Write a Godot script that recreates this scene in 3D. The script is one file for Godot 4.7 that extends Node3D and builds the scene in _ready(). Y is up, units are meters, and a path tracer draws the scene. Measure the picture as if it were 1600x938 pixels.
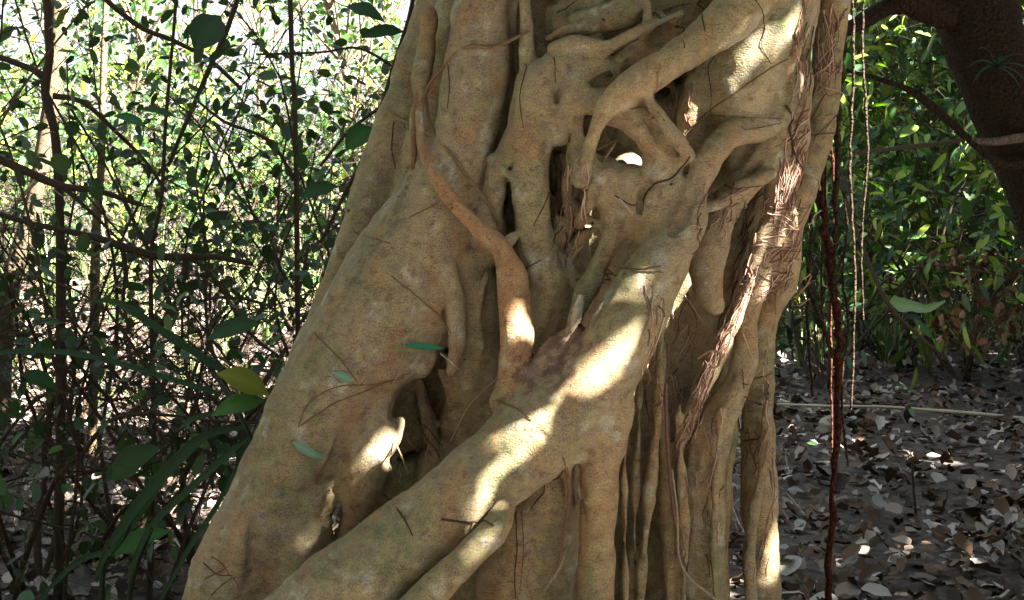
extends Node3D
# A strangler fig trunk in a dry forest, built in metres round the spot where it stands.
const EYE := Vector3(0, 1.2, 2.8)
const TILT := -5.0
const FOCAL := 2245.0
var rng := RandomNumberGenerator.new()
var M := {}
var names := {}
var to_sun := Vector3(0.70, 0.76, 0.45).normalized()

# ---------------------------------------------------------------- helpers
func look(px: float, py: float) -> Vector3:
	return Vector3((px - 800.0) / FOCAL, -(py - 469.0) / FOCAL, -1.0).rotated(Vector3.RIGHT, deg_to_rad(TILT))
func at(px: float, py: float, z: float) -> Vector3:
	var d := look(px, py)
	return EYE + d * ((z - EYE.z) / d.z)
func metres(r: float, z: float) -> float:
	return r * (EYE.z - z) / FOCAL
func on_ground(px: float, py: float) -> Vector3:
	var d := look(px, py)
	return EYE + d * (-EYE.y / d.y)
func numbered(called: String) -> String:
	if not names.has(called):
		names[called] = 0
		return called
	names[called] += 1
	return "%s_%03d" % [called, names[called]]
func tag(o: Node3D, label: String, category: String, group := "", kind := "") -> void:
	if label: o.set_meta("label", label)
	if category: o.set_meta("category", category)
	if group: o.set_meta("group", group)
	if kind: o.set_meta("kind", kind)
func base(called: String, where: Vector3) -> Node3D:
	var o := Node3D.new()
	o.name = numbered(called)
	add_child(o)
	o.position = where
	return o
func put(mesh: Mesh, called: String, m: Material, parent: Node3D = null) -> MeshInstance3D:
	var o := MeshInstance3D.new()
	o.mesh = mesh
	o.material_override = m
	if parent == null or parent == self:
		o.name = numbered(called)
		add_child(o)
	else:
		o.name = called
		parent.add_child(o, true)
	return o
func lin(r: float, g: float, b: float) -> Color:
	return Color(r, g, b).linear_to_srgb()

# a mesh under construction: vertices, normals, colours, indices
class Shape:
	var v := PackedVector3Array()
	var n := PackedVector3Array()
	var c := PackedColorArray()
	var i := PackedInt32Array()
	func mesh() -> ArrayMesh:
		var a := []
		a.resize(Mesh.ARRAY_MAX)
		a[Mesh.ARRAY_VERTEX] = v
		a[Mesh.ARRAY_NORMAL] = n
		if c.size() == v.size() and c.size() > 0: a[Mesh.ARRAY_COLOR] = c
		a[Mesh.ARRAY_INDEX] = i
		var m := ArrayMesh.new()
		m.add_surface_from_arrays(Mesh.PRIMITIVE_TRIANGLES, a)
		return m

# a smooth path through points whose w is the radius
func spline(p: Array, steps: int) -> Array:
	var out := []
	for k in p.size() - 1:
		var a: Vector4 = p[maxi(k - 1, 0)]
		var b: Vector4 = p[k]
		var c: Vector4 = p[k + 1]
		var d: Vector4 = p[mini(k + 2, p.size() - 1)]
		for s in steps:
			var t := float(s) / steps
			out.append(0.5 * ((2.0 * b) + (c - a) * t + (2.0 * a - 5.0 * b + 4.0 * c - d) * t * t + (3.0 * b - a - 3.0 * c + d) * t * t * t))
	out.append(p[p.size() - 1])
	return out
func xyz(q: Vector4) -> Vector3:
	return Vector3(q.x, q.y, q.z)
# a tapered tube along a path; rough makes its girth uneven
func tube(s: Shape, path: Array, sides: int, col := Color.WHITE, rough := 0.0) -> void:
	var up := Vector3(0.31, 0.2, 0.93)
	var start := s.v.size()
	var count := path.size()
	for k in count:
		var p := xyz(path[k])
		var along := (xyz(path[mini(k + 1, count - 1)]) - xyz(path[maxi(k - 1, 0)]))
		if along.length_squared() < 1e-12: along = Vector3.UP
		along = along.normalized()
		var side := along.cross(up)
		if side.length_squared() < 1e-6: side = along.cross(Vector3.RIGHT)
		side = side.normalized()
		up = side.cross(along).normalized()
		var r: float = maxf(path[k].w, 0.0002)
		for j in sides:
			var t := TAU * j / sides
			var o := side * cos(t) + up * sin(t)
			s.v.append(p + o * r * (1.0 + rough * (rng.randf() - 0.5)))
			s.n.append(o)
			s.c.append(col)
	for k in count - 1:
		for j in sides:
			var a := start + k * sides + j
			var b := start + k * sides + (j + 1) % sides
			s.i.append_array([a, b, a + sides, b, b + sides, a + sides])
	for e in [0, count - 1]:
		var c := s.v.size()
		s.v.append(xyz(path[e]))
		s.n.append((xyz(path[e]) - xyz(path[1 if e == 0 else count - 2])).normalized())
		s.c.append(col)
		for j in sides:
			var a: int = start + e * sides + j
			var b: int = start + e * sides + (j + 1) % sides
			if e == 0: s.i.append_array([c, b, a])
			else: s.i.append_array([c, a, b])
# a path from photo pixels: groups of four numbers x, y, radius (pixels), z (metres)
func traced(q: Array) -> Array:
	var out := []
	for k in range(0, q.size(), 4):
		var p := at(q[k], q[k + 1], q[k + 3])
		out.append(Vector4(p.x, p.y, p.z, metres(q[k + 2], q[k + 3])))
	return out

# ---------------------------------------------------------------- the fig: a field of fused roots
const CELL := 0.007
const LO := Vector3(-0.80, 0.0, -0.42)
const NX := 224
const NY := 243
const NZ := 124
const SLAB := 16
var field := PackedFloat32Array()
var owner_of := PackedByteArray()
var slabs := []
var chains := []
var lock := Mutex.new()

# part name, blend width (m), [x, y, radius, z, ...]
func fig_roots() -> Array:
	return [
		["trunk", 0.03, [960, -160, 185, -.12, 950, -60, 185, -.12, 915, 200, 175, -.15, 870, 450, 172, -.14, 820, 700, 170, -.11, 800, 1000, 180, -.12, 800, 1300, 200, -.14]],
		["trunk", 0.03, [1130, -100, 95, -.02, 1120, 100, 95, -.04, 1080, 300, 85, -.06, 1040, 550, 70, -.08, 1030, 800, 70, -.08, 1030, 1300, 80, -.08]],
		# back stems on the left
		["root", 0.012, [700, -80, 42, -.10, 685, 20, 42, -.10, 655, 120, 42, -.10, 617, 225, 42, -.09, 580, 325, 39, -.07, 538, 425, 31, -.04, 500, 505, 24, 0, 470, 565, 22, .02]],
		["root", 0.012, [735, -60, 40, -.02, 712, 60, 40, -.02, 690, 150, 38, -.02, 662, 240, 34, -.02, 640, 330, 34, -.02]],
		# the smooth root that swells into the left buttress
		["buttress_root", 0.02, [772, -90, 46, .10, 763, -20, 46, .11, 752, 60, 48, .12, 741, 150, 51, .12, 722, 235, 57, .11, 690, 315, 72, .09, 650, 395, 88, .07, 607, 475, 99, .06, 562, 555, 98, .06, 515, 635, 94, .07, 470, 715, 85, .08, 432, 795, 84, .09, 405, 875, 90, .09, 388, 960, 96, .10, 350, 1200, 120, .10]],
		["buttress_root", 0.02, [776, 30, 26, .12, 772, 120, 27, .125, 762, 200, 24, .125, 752, 250, 20, .12]],
		["buttress_root", 0.03, [680, 400, 60, .10, 650, 480, 70, .10, 610, 560, 60, .09]],
		# grey panel right of the buttress
		["root", 0.02, [720, 400, 44, .10, 738, 470, 46, .10, 742, 540, 42, .10, 735, 600, 36, .08, 715, 660, 30, .04]],
		# lobe and hole below the buttress
		["root", 0.016, [630, 610, 18, .12, 602, 655, 32, .14, 578, 710, 40, .15, 568, 765, 33, .15, 552, 820, 24, .13, 530, 900, 24, .10]],
		["root", 0.02, [575, 735, 26, .16, 535, 760, 24, .15, 495, 790, 36, .14, 470, 850, 46, .14, 452, 930, 54, .15, 430, 1100, 70, .16]],
		["root", 0.01, [390, 775, 12, .17, 380, 815, 19, .185, 374, 860, 20, .19, 370, 900, 14, .18]],
		["root", 0.012, [352, 820, 26, .13, 338, 870, 34, .13, 325, 940, 38, .13, 300, 1150, 50, .13]],
		# the great forked root
		["fork_root", 0.014, [1082, 335, 26, .24, 1062, 365, 36, .26, 1036, 405, 46, .27, 1003, 460, 51, .28, 968, 530, 54, .29, 928, 600, 63, .29, 862, 665, 68, .29, 785, 725, 66, .29, 705, 792, 68, .30, 622, 862, 74, .31, 540, 932, 80, .32, 450, 1010, 88, .33, 330, 1120, 100, .34]],
		["fork_root", 0.03, [905, 530, 22, .24, 880, 560, 36, .24, 850, 605, 46, .25, 835, 650, 50, .27]],
		["prop_root", 0.024, [955, 640, 40, .29, 943, 700, 36, .29, 936, 760, 30, .29, 934, 850, 29, .29, 933, 960, 31, .29, 930, 1250, 40, .29]],
		["prop_root", 0.014, [798, 772, 8, .33, 787, 800, 18, .375, 768, 835, 22, .395, 732, 872, 22, .40, 688, 912, 23, .405, 640, 958, 25, .41, 540, 1040, 30, .40]],
		["root", 0.02, [868, 735, 40, .22, 845, 800, 60, .18, 825, 870, 74, .15, 815, 960, 80, .13, 800, 1250, 95, .10]],
		["root", 0.01, [848, 655, 5, .355, 862, 680, 8, .35, 876, 712, 9, .335, 886, 745, 8, .30, 890, 790, 7, .25]],
		# the vine that thickens into a root
		["climbing_root", 0.008, [672, 20, 9, .07, 668, 70, 11, .08, 660, 120, 11, .10, 655, 170, 10, .12, 659, 220, 10, .14, 668, 256, 12, .17, 700, 306, 13, .20, 740, 350, 14, .21, 776, 383, 16, .22, 794, 412, 20, .225, 802, 450, 26, .23, 806, 500, 27, .24, 806, 550, 23, .25, 799, 600, 21, .26, 790, 630, 22, .26]],
		# upper middle
		["root", 0.008, [812, -70, 15, .17, 818, 0, 14, .17, 822, 60, 13, .17, 828, 110, 15, .18, 830, 150, 20, .18]],
		["root", 0.016, [900, -60, 55, .09, 930, 10, 52, .10, 980, 40, 45, .11, 1050, 20, 40, .12, 1090, -30, 40, .12]],
		["root", 0.012, [1005, -40, 28, .17, 985, 20, 26, .17, 940, 45, 24, .16, 890, 50, 26, .14, 870, 30, 22, .12]],
		["root", 0.008, [862, 75, 8, .20, 900, 68, 11, .21, 943, 74, 11, .22, 975, 60, 11, .23, 1010, 42, 10, .23, 1065, 22, 9, .22]],
		["root", 0.008, [950, 76, 10, .22, 935, 95, 9, .215, 925, 115, 10, .20]],
		["root", 0.012, [1060, 70, 13, .20, 1010, 75, 16, .20, 975, 95, 18, .20, 950, 108, 18, .19]],
		["root", 0.012, [930, 80, 20, .18, 895, 106, 32, .18, 852, 125, 33, .185, 836, 160, 39, .185, 826, 205, 45, .175, 826, 250, 36, .18, 826, 290, 29, .185, 830, 340, 27, .185, 843, 395, 32, .175, 857, 438, 33, .17, 848, 490, 26, .165, 832, 540, 24, .165]],
		["root", 0.008, [962, 112, 16, .205, 926, 112, 24, .20, 899, 138, 23, .20, 884, 172, 24, .195, 872, 205, 22, .18]],
		["root", 0.010, [800, 215, 22, .16, 785, 255, 19, .16, 775, 300, 20, .155, 768, 345, 24, .14, 760, 390, 30, .11]],
		["root", 0.010, [880, 250, 14, .11, 885, 320, 20, .11, 895, 400, 26, .10, 890, 470, 34, .11, 880, 530, 34, .13]],
		["trunk", 0.02, [1175, 120, 60, -.10, 1155, 300, 55, -.10, 1125, 450, 52, -.10, 1100, 600, 46, -.10, 1085, 800, 40, -.12, 1085, 1300, 50, -.12]],
		["trunk", 0.02, [650, 480, 50, -.06, 650, 600, 60, -.05, 640, 720, 66, -.06, 610, 850, 70, -.06, 590, 1050, 80, -.06, 580, 1300, 90, -.06]],
		["root", 0.008, [668, 560, 16, .13, 650, 590, 14, .12, 632, 625, 12, .10, 612, 665, 12, .08]],
		["root", 0.008, [690, 580, 9, .09, 700, 620, 9, .09, 712, 660, 10, .09, 725, 700, 10, .08]],
		["root", 0.008, [655, 600, 12, .04, 668, 650, 14, .04, 672, 700, 14, .03, 660, 750, 16, .02]],
		# strands that knit the lattice together
		["root", 0.008, [1040, 285, 32, .225, 1028, 330, 34, .225, 1034, 360, 24, .23]],
		["root", 0.008, [1205, 272, 13, .14, 1162, 292, 14, .18, 1122, 314, 12, .20, 1096, 330, 8, .21]],
		["root", 0.006, [1008, -20, 12, .20, 1012, 20, 11, .21, 1010, 55, 12, .22, 1005, 80, 10, .21]],
		["root", 0.006, [905, 180, 7, .215, 900, 215, 8, .205, 893, 250, 8, .19, 884, 300, 7, .17, 890, 350, 6, .15]],
		["root", 0.006, [880, 240, 6, .16, 886, 290, 7, .15, 905, 330, 8, .17, 930, 350, 8, .19]],
		["root", 0.006, [770, 250, 9, .17, 800, 275, 9, .19, 826, 300, 9, .20]],
		["root", 0.006, [818, 355, 8, .19, 800, 372, 8, .20, 785, 392, 7, .20]],
		["root", 0.006, [872, 400, 9, .18, 893, 425, 10, .17, 905, 455, 9, .19]],
		["root", 0.006, [1076, 240, 7, .25, 1062, 262, 9, .25, 1050, 290, 8, .245]],
		["root", 0.006, [900, 30, 14, .165, 930, 22, 16, .17, 965, 5, 15, .18, 990, -20, 15, .18]],
		["root", 0.006, [866, 80, 9, .18, 856, 95, 9, .19, 850, 118, 8, .20]],
		["root", 0.006, [700, 420, 14, .17, 712, 470, 16, .165, 716, 530, 14, .16, 705, 580, 10, .14]],
		["prop_root", 0.006, [985, 540, 5, .20, 980, 640, 6, .20, 976, 760, 6, .20, 978, 960, 7, .19, 978, 1250, 8, .18]],
		["prop_root", 0.006, [1066, 520, 6, .12, 1060, 640, 7, .14, 1066, 780, 7, .15, 1070, 960, 8, .15, 1070, 1250, 9, .15]],
		["prop_root", 0.006, [1128, 640, 7, .15, 1120, 740, 8, .16, 1116, 850, 8, .16, 1118, 960, 8, .16, 1116, 1250, 9, .15]],
		["prop_root", 0.006, [1000, 600, 5, .12, 996, 720, 6, .14, 990, 850, 6, .14, 988, 960, 7, .14, 985, 1250, 8, .14]],
		["root", 0.006, [1200, 620, 6, .075, 1196, 700, 8, .08, 1178, 800, 8, .085, 1172, 880, 7, .08, 1176, 960, 7, .08]],
		["root", 0.006, [1236, 330, 9, .10, 1242, 380, 11, .09, 1232, 430, 10, .08, 1214, 470, 8, .08]],
		["root", 0.008, [925, 195, 16, .13, 945, 232, 19, .13, 982, 258, 22, .15]],
		["root", 0.006, [906, 250, 9, .165, 896, 300, 10, .155, 886, 360, 11, .145, 880, 420, 12, .135]],
		["root", 0.006, [878, 275, 7, .15, 871, 330, 8, .155, 873, 390, 8, .15]],
		["root", 0.006, [1150, 210, 18, .10, 1150, 258, 20, .10, 1162, 302, 16, .10]],
		["root", 0.006, [930, 355, 8, .17, 905, 378, 9, .165, 884, 410, 9, .16]],
		["root", 0.006, [955, 270, 8, .235, 935, 290, 9, .225, 918, 322, 8, .21, 905, 352, 6, .18]],
		["root", 0.006, [858, 60, 7, .17, 880, 48, 8, .18, 905, 42, 8, .185, 940, 30, 7, .19]],
		["root", 0.006, [1030, 20, 8, .19, 1050, 38, 8, .21, 1072, 45, 7, .22]],
		["root", 0.006, [842, 175, 6, .225, 835, 215, 7, .222, 845, 255, 6, .215, 838, 300, 6, .21]],
		["root", 0.006, [1128, 225, 6, .25, 1116, 262, 7, .25, 1096, 300, 7, .26, 1084, 340, 6, .27]],
		["root", 0.006, [760, 430, 7, .155, 748, 480, 8, .155, 752, 540, 8, .15, 742, 590, 6, .13]],
		# the long diagonal root
		["diagonal_root", 0.012, [1260, -110, 42, .22, 1205, -42, 40, .24, 1157, 8, 37, .25, 1108, 54, 33, .26, 1045, 98, 30, .27, 985, 138, 28, .27, 952, 160, 21, .265, 934, 195, 12, .265, 918, 236, 10, .255, 906, 280, 10, .23]],
		["root", 0.016, [985, 150, 20, .24, 950, 158, 24, .22, 905, 150, 26, .21, 880, 170, 26, .20]],
		# ring root round the small opening
		["root", 0.014, [948, 172, 20, .22, 985, 178, 24, .23, 1016, 201, 27, .235, 1032, 240, 27, .235, 1032, 290, 30, .23, 1022, 335, 30, .23, 1045, 372, 30, .25]],
		["root", 0.016, [906, 230, 14, .20, 918, 262, 24, .20, 950, 286, 36, .19, 972, 325, 36, .19, 958, 368, 22, .20, 940, 405, 15, .205, 924, 440, 14, .22, 906, 478, 12, .24, 896, 512, 9, .255]],
		["root", 0.012, [985, 280, 26, .21, 1000, 320, 28, .21, 1010, 360, 28, .22]],
		# the broad plate and the flap below it
		["plate_root", 0.016, [1250, -110, 56, .16, 1228, -30, 58, .17, 1202, 40, 62, .17, 1170, 105, 60, .17, 1155, 160, 52, .17, 1180, 190, 32, .18]],
		["plate_root", 0.03, [1150, 60, 40, .16, 1120, 120, 42, .16, 1090, 170, 32, .16, 1066, 225, 16, .17]],
		["root", 0.008, [1012, 156, 11, .272, 1028, 176, 13, .278, 1050, 208, 13, .278, 1076, 243, 9, .262]],
		["root", 0.014, [1222, 130, 30, .16, 1205, 180, 30, .17, 1172, 198, 27, .20, 1132, 218, 24, .23, 1104, 254, 21, .245, 1086, 300, 21, .25, 1072, 345, 26, .26, 1050, 385, 34, .27]],
		["root", 0.014, [1215, 190, 28, .12, 1196, 235, 32, .10, 1168, 280, 28, .12, 1140, 315, 30, .14, 1118, 362, 36, .15, 1104, 405, 34, .16, 1108, 445, 25, .17, 1116, 478, 12, .17]],
		# right hand stems
		["root", 0.010, [1275, -110, 22, .14, 1262, 0, 20, .14, 1252, 70, 18, .14, 1247, 140, 20, .13, 1236, 220, 26, .10, 1220, 300, 24, .09, 1200, 370, 23, .09, 1180, 440, 21, .10, 1164, 500, 18, .10, 1166, 552, 18, .10, 1148, 610, 20, .11, 1122, 650, 30, .10, 1104, 710, 36, .10, 1096, 800, 38, .10, 1096, 960, 40, .10, 1090, 1250, 50, .10]],
		["prop_root", 0.014, [1312, -110, 26, .02, 1302, -10, 26, .02, 1293, 90, 28, .02, 1278, 190, 30, .02, 1254, 280, 28, .02, 1226, 345, 33, .045, 1216, 395, 41, .055, 1212, 440, 36, .045, 1194, 500, 25, .02, 1184, 570, 26, .02, 1184, 660, 26, .02, 1187, 760, 27, .02, 1191, 860, 28, .02, 1195, 960, 29, .02, 1200, 1250, 36, .02]],
		["root", 0.008, [1170, 440, 8, .15, 1140, 520, 11, .14, 1105, 590, 12, .13, 1078, 650, 12, .13, 1060, 700, 9, .13, 1052, 750, 6, .12]],
		["prop_root", 0.008, [1034, 470, 8, .12, 1035, 560, 10, .15, 1024, 690, 9, .16, 1012, 800, 8, .16, 1000, 940, 9, .16, 985, 1250, 10, .16]],
		["prop_root", 0.008, [1046, 520, 9, .10, 1036, 600, 11, .12, 1039, 700, 10, .12, 1045, 800, 12, .12, 1048, 940, 13, .12, 1050, 1250, 14, .12]],
		["prop_root", 0.008, [1150, 590, 8, .06, 1143, 680, 10, .06, 1134, 790, 9, .06, 1128, 960, 10, .06, 1128, 1250, 12, .06]],
	]
# openings and grooves between the roots: [x, y, radius, ...], depth where it begins and ends
func fig_holes() -> Array:
	return [
		[[865, 234, 5, 864, 256, 9, 868, 290, 11, 874, 330, 9], .25, .06], [[796, 290, 6, 793, 312, 11, 799, 345, 12, 806, 370, 6], .22, .02], [[868, 136, 2.5, 870, 152, 5, 869, 168, 3], .26, .16],
		[[908, 146, 4, 922, 139, 9, 938, 130, 7, 952, 122, 3], .30, .06], [[946, 206, 12, 958, 218, 17, 950, 236, 17, 940, 250, 10], .34, .08],
		[[1080, 238, 6, 1092, 222, 14, 1102, 208, 14, 1112, 200, 6], .34, .02], [[914, 334, 3, 918, 345, 7, 921, 352, 3], .26, .08],
		[[530, 762, 5, 523, 790, 14, 518, 820, 16, 512, 840, 8], .26, .02], [[898, 734, 3, 905, 752, 8, 910, 775, 6], .36, .2],
		[[615, 650, 12, 632, 625, 20, 650, 600, 12], .2, .06], [[612, 722, 12, 640, 715, 18, 668, 700, 10], .18, .0],
		[[843, -10, 9, 845, 20, 12, 858, 36, 9, 868, 44, 4], .24, .08], [[1162, 318, 5, 1150, 365, 10, 1138, 430, 10, 1130, 460, 4], .18, .0], [[1068, 450, 12, 1060, 520, 22, 1055, 600, 20, 1050, 640, 8], .2, .08],
		[[803, 0, 4, 800, 100, 6, 790, 180, 6, 772, 235, 4], .22, .13], [[1152, 240, 10, 1132, 272, 10, 1118, 310, 6], .28, .16],
		[[1012, 68, 4, 1040, 56, 6, 1062, 44, 4], .26, .14],
	]

# seams where neighbouring roots press together: [radius, x, y, ...]
func fig_seams() -> Array:
	return [
		[4.5, 1004, 176, 1032, 216, 1061, 256], [4, 986, 222, 1006, 250, 1004, 300, 998, 334], [4, 1003, 338, 1007, 300, 1025, 286, 1050, 280, 1068, 262, 1080, 246], [5, 958, 168, 1000, 160, 1030, 148, 1070, 120, 1110, 88, 1172, 22],
		[5, 942, 120, 985, 100, 1040, 70, 1092, 36], [4, 868, 82, 905, 82, 948, 88], [4, 868, 92, 869, 125, 869, 168], [4, 857, 300, 862, 350, 875, 392, 886, 432], [4, 968, 345, 947, 385, 937, 430, 918, 470], [4, 928, 345, 916, 400, 900, 445],
		[5, 992, 398, 957, 448, 926, 508], [5, 1104, 258, 1083, 298, 1068, 338, 1048, 366], [5, 1222, 190, 1233, 120, 1244, 30], [5, 534, 668, 530, 700, 516, 734, 498, 750], [5, 392, 826, 394, 880, 384, 912], [2.6, 392, 742, 430, 764, 480, 768, 522, 756],
		[4, 682, 292, 726, 347, 764, 386, 784, 424], [4, 702, 416, 690, 480, 700, 545], [2.4, 750, 80, 753, 160, 752, 250], [4, 1150, 520, 1146, 580, 1120, 622], [4, 1106, 650, 1086, 720, 1080, 850, 1080, 936], [3, 1180, 520, 1172, 640, 1176, 760],
		[4, 645, 260, 615, 335, 560, 420, 505, 520], [4, 800, 540, 790, 600, 770, 640], [5, 906, 745, 908, 800, 907, 936], [4, 1195, 240, 1165, 275, 1130, 300], [4, 1132, 330, 1120, 370, 1140, 430], [3, 880, 180, 905, 200, 900, 240], [4, 800, 250, 795, 290, 806, 340], [3, 560, 740, 530, 760, 505, 785],
		[3, 830, 660, 868, 700, 884, 735], [3, 790, 790, 740, 840, 690, 880], [4, 1060, 40, 1010, 62, 980, 78], [3, 875, 60, 930, 60, 975, 48],
	]
func press_seams() -> void:
	for q in fig_seams():
		var pts := []
		for k in range(1, q.size(), 2):
			var p := on_wood(q[k], q[k + 1])
			pts.append(Vector4(p.x, p.y, p.z, 0))
		pts = spline(pts, 8)
		var done := {}
		for k in pts.size():
			var t := float(k) / (pts.size() - 1)
			var p := xyz(pts[k])
			var r := metres(q[0], 0.2) * (0.45 + 0.55 * sin(t * PI)) * 1.75
			var g := (p - LO) / CELL
			for y in range(int(g.y) - 3, int(g.y) + 5):
				for z in range(int(g.z) - 3, int(g.z) + 5):
					for x in range(int(g.x) - 3, int(g.x) + 5):
						if x < 0 or y < 0 or z < 0 or x >= NX or y >= NY or z >= NZ: continue
						var d := (LO + Vector3(x, y, z) * CELL).distance_to(p) - r
						var at_ := (y * NZ + z) * NX + x
						if not done.has(at_) or d < done[at_]: done[at_] = d
		for c in done:
			var o := field[c]
			var d: float = -done[c]
			var kk := 0.005
			var e := maxf(kk - absf(o - d), 0.0) / kk
			field[c] = maxf(o, d) + e * e * kk * 0.25

func fill_slab(n: int) -> void:
	var y0 := n * SLAB
	var y1 := mini(y0 + SLAB, NY)
	var total := (y1 - y0) * NX * NZ
	var f := PackedFloat32Array()
	f.resize(total)
	f.fill(0.2)
	var w := PackedByteArray()
	w.resize(total)
	var t := PackedFloat32Array()
	t.resize(total)
	t.fill(0.2)
	var nearest := PackedFloat32Array()
	nearest.resize(total)
	nearest.fill(0.2)
	var ylo := LO.y + y0 * CELL
	var yhi := LO.y + (y1 - 1) * CELL
	for ch in chains:
		var part: int = ch[0]
		var k: float = ch[1]
		var path: Array = ch[2]
		var m := maxf(k, CELL * 2.5)
		var bx0 := NX
		var bx1 := -1
		var by0 := y1
		var by1 := -1
		var bz0 := NZ
		var bz1 := -1
		for s in path.size() - 1:
			var a4: Vector4 = path[s]
			var b4: Vector4 = path[s + 1]
			var a := xyz(a4)
			var ba := xyz(b4) - a
			var big := maxf(a4.w, b4.w) + m
			var lo_y := minf(a4.y, b4.y) - big
			var hi_y := maxf(a4.y, b4.y) + big
			if lo_y > yhi or hi_y < ylo: continue
			var ra := a4.w
			var dr := b4.w - a4.w
			var inv := 1.0 / maxf(ba.length_squared(), 1e-9)
			var x0 := clampi(int((minf(a4.x, b4.x) - big - LO.x) / CELL), 0, NX - 1)
			var x1 := clampi(int((maxf(a4.x, b4.x) + big - LO.x) / CELL) + 1, 0, NX - 1)
			var z0 := clampi(int((minf(a4.z, b4.z) - big - LO.z) / CELL), 0, NZ - 1)
			var z1 := clampi(int((maxf(a4.z, b4.z) + big - LO.z) / CELL) + 1, 0, NZ - 1)
			var ya := maxi(int((lo_y - LO.y) / CELL), y0)
			var yb := mini(int((hi_y - LO.y) / CELL) + 1, y1 - 1)
			if yb < ya: continue
			bx0 = mini(bx0, x0)
			bx1 = maxi(bx1, x1)
			by0 = mini(by0, ya)
			by1 = maxi(by1, yb)
			bz0 = mini(bz0, z0)
			bz1 = maxi(bz1, z1)
			for iy in range(ya, yb + 1):
				for iz in range(z0, z1 + 1):
					var q := ((iy - y0) * NZ + iz) * NX + x0
					var pa := LO + Vector3(x0, iy, iz) * CELL - a
					for ix in range(x0, x1 + 1):
						var h := clampf(pa.dot(ba) * inv, 0.0, 1.0)
						var d := (pa - ba * h).length() - ra - dr * h
						if d < t[q]: t[q] = d
						pa.x += CELL
						q += 1
		if bx1 < 0: continue
		var carve := part == 255
		for iy in range(by0, by1 + 1):
			for iz in range(bz0, bz1 + 1):
				var q := ((iy - y0) * NZ + iz) * NX + bx0
				for ix in range(bx0, bx1 + 1):
					var d := t[q]
					if d < 0.19:
						t[q] = 0.2
						var o := f[q]
						if carve:
							var e := maxf(k - absf(o + d), 0.0) / k
							f[q] = maxf(o, -d) + e * e * k * 0.25
						else:
							var e := maxf(k - absf(o - d), 0.0) / k
							f[q] = minf(o, d) - e * e * k * 0.25
							if d < nearest[q]:
								nearest[q] = d
								w[q] = part
					q += 1
	lock.lock()
	slabs[n] = [f, w]
	lock.unlock()

func sample(p: Vector3) -> float:
	var g := (p - LO) / CELL
	var x := int(g.x)
	var y := int(g.y)
	var z := int(g.z)
	if x < 0 or y < 0 or z < 0 or x >= NX - 1 or y >= NY - 1 or z >= NZ - 1: return 0.2
	var q := (y * NZ + z) * NX + x
	var u := g - Vector3(x, y, z)
	var zs := NX
	var ys := NX * NZ
	var a := lerpf(lerpf(field[q], field[q + 1], u.x), lerpf(field[q + zs], field[q + zs + 1], u.x), u.z)
	var b := lerpf(lerpf(field[q + ys], field[q + ys + 1], u.x), lerpf(field[q + ys + zs], field[q + ys + zs + 1], u.x), u.z)
	return lerpf(a, b, u.y) - lump.get_noise_3dv(p) * 0.006 - lump.get_noise_3dv(p * 0.45 + Vector3(7, 3, 1)) * 0.010
# where the line of sight through a pixel meets the wood
func on_wood(px: float, py: float) -> Vector3:
	var d := look(px, py)
	d /= -d.z
	var z := 0.44
	while z > -0.4:
		var p := EYE + d * (EYE.z - z)
		if sample(p) < 0.0:
			for k in 4:
				p -= d * 0.0015
				if sample(p) > 0.0: break
			return p
		z -= 0.005
	return at(px, py, -0.1)

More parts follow.
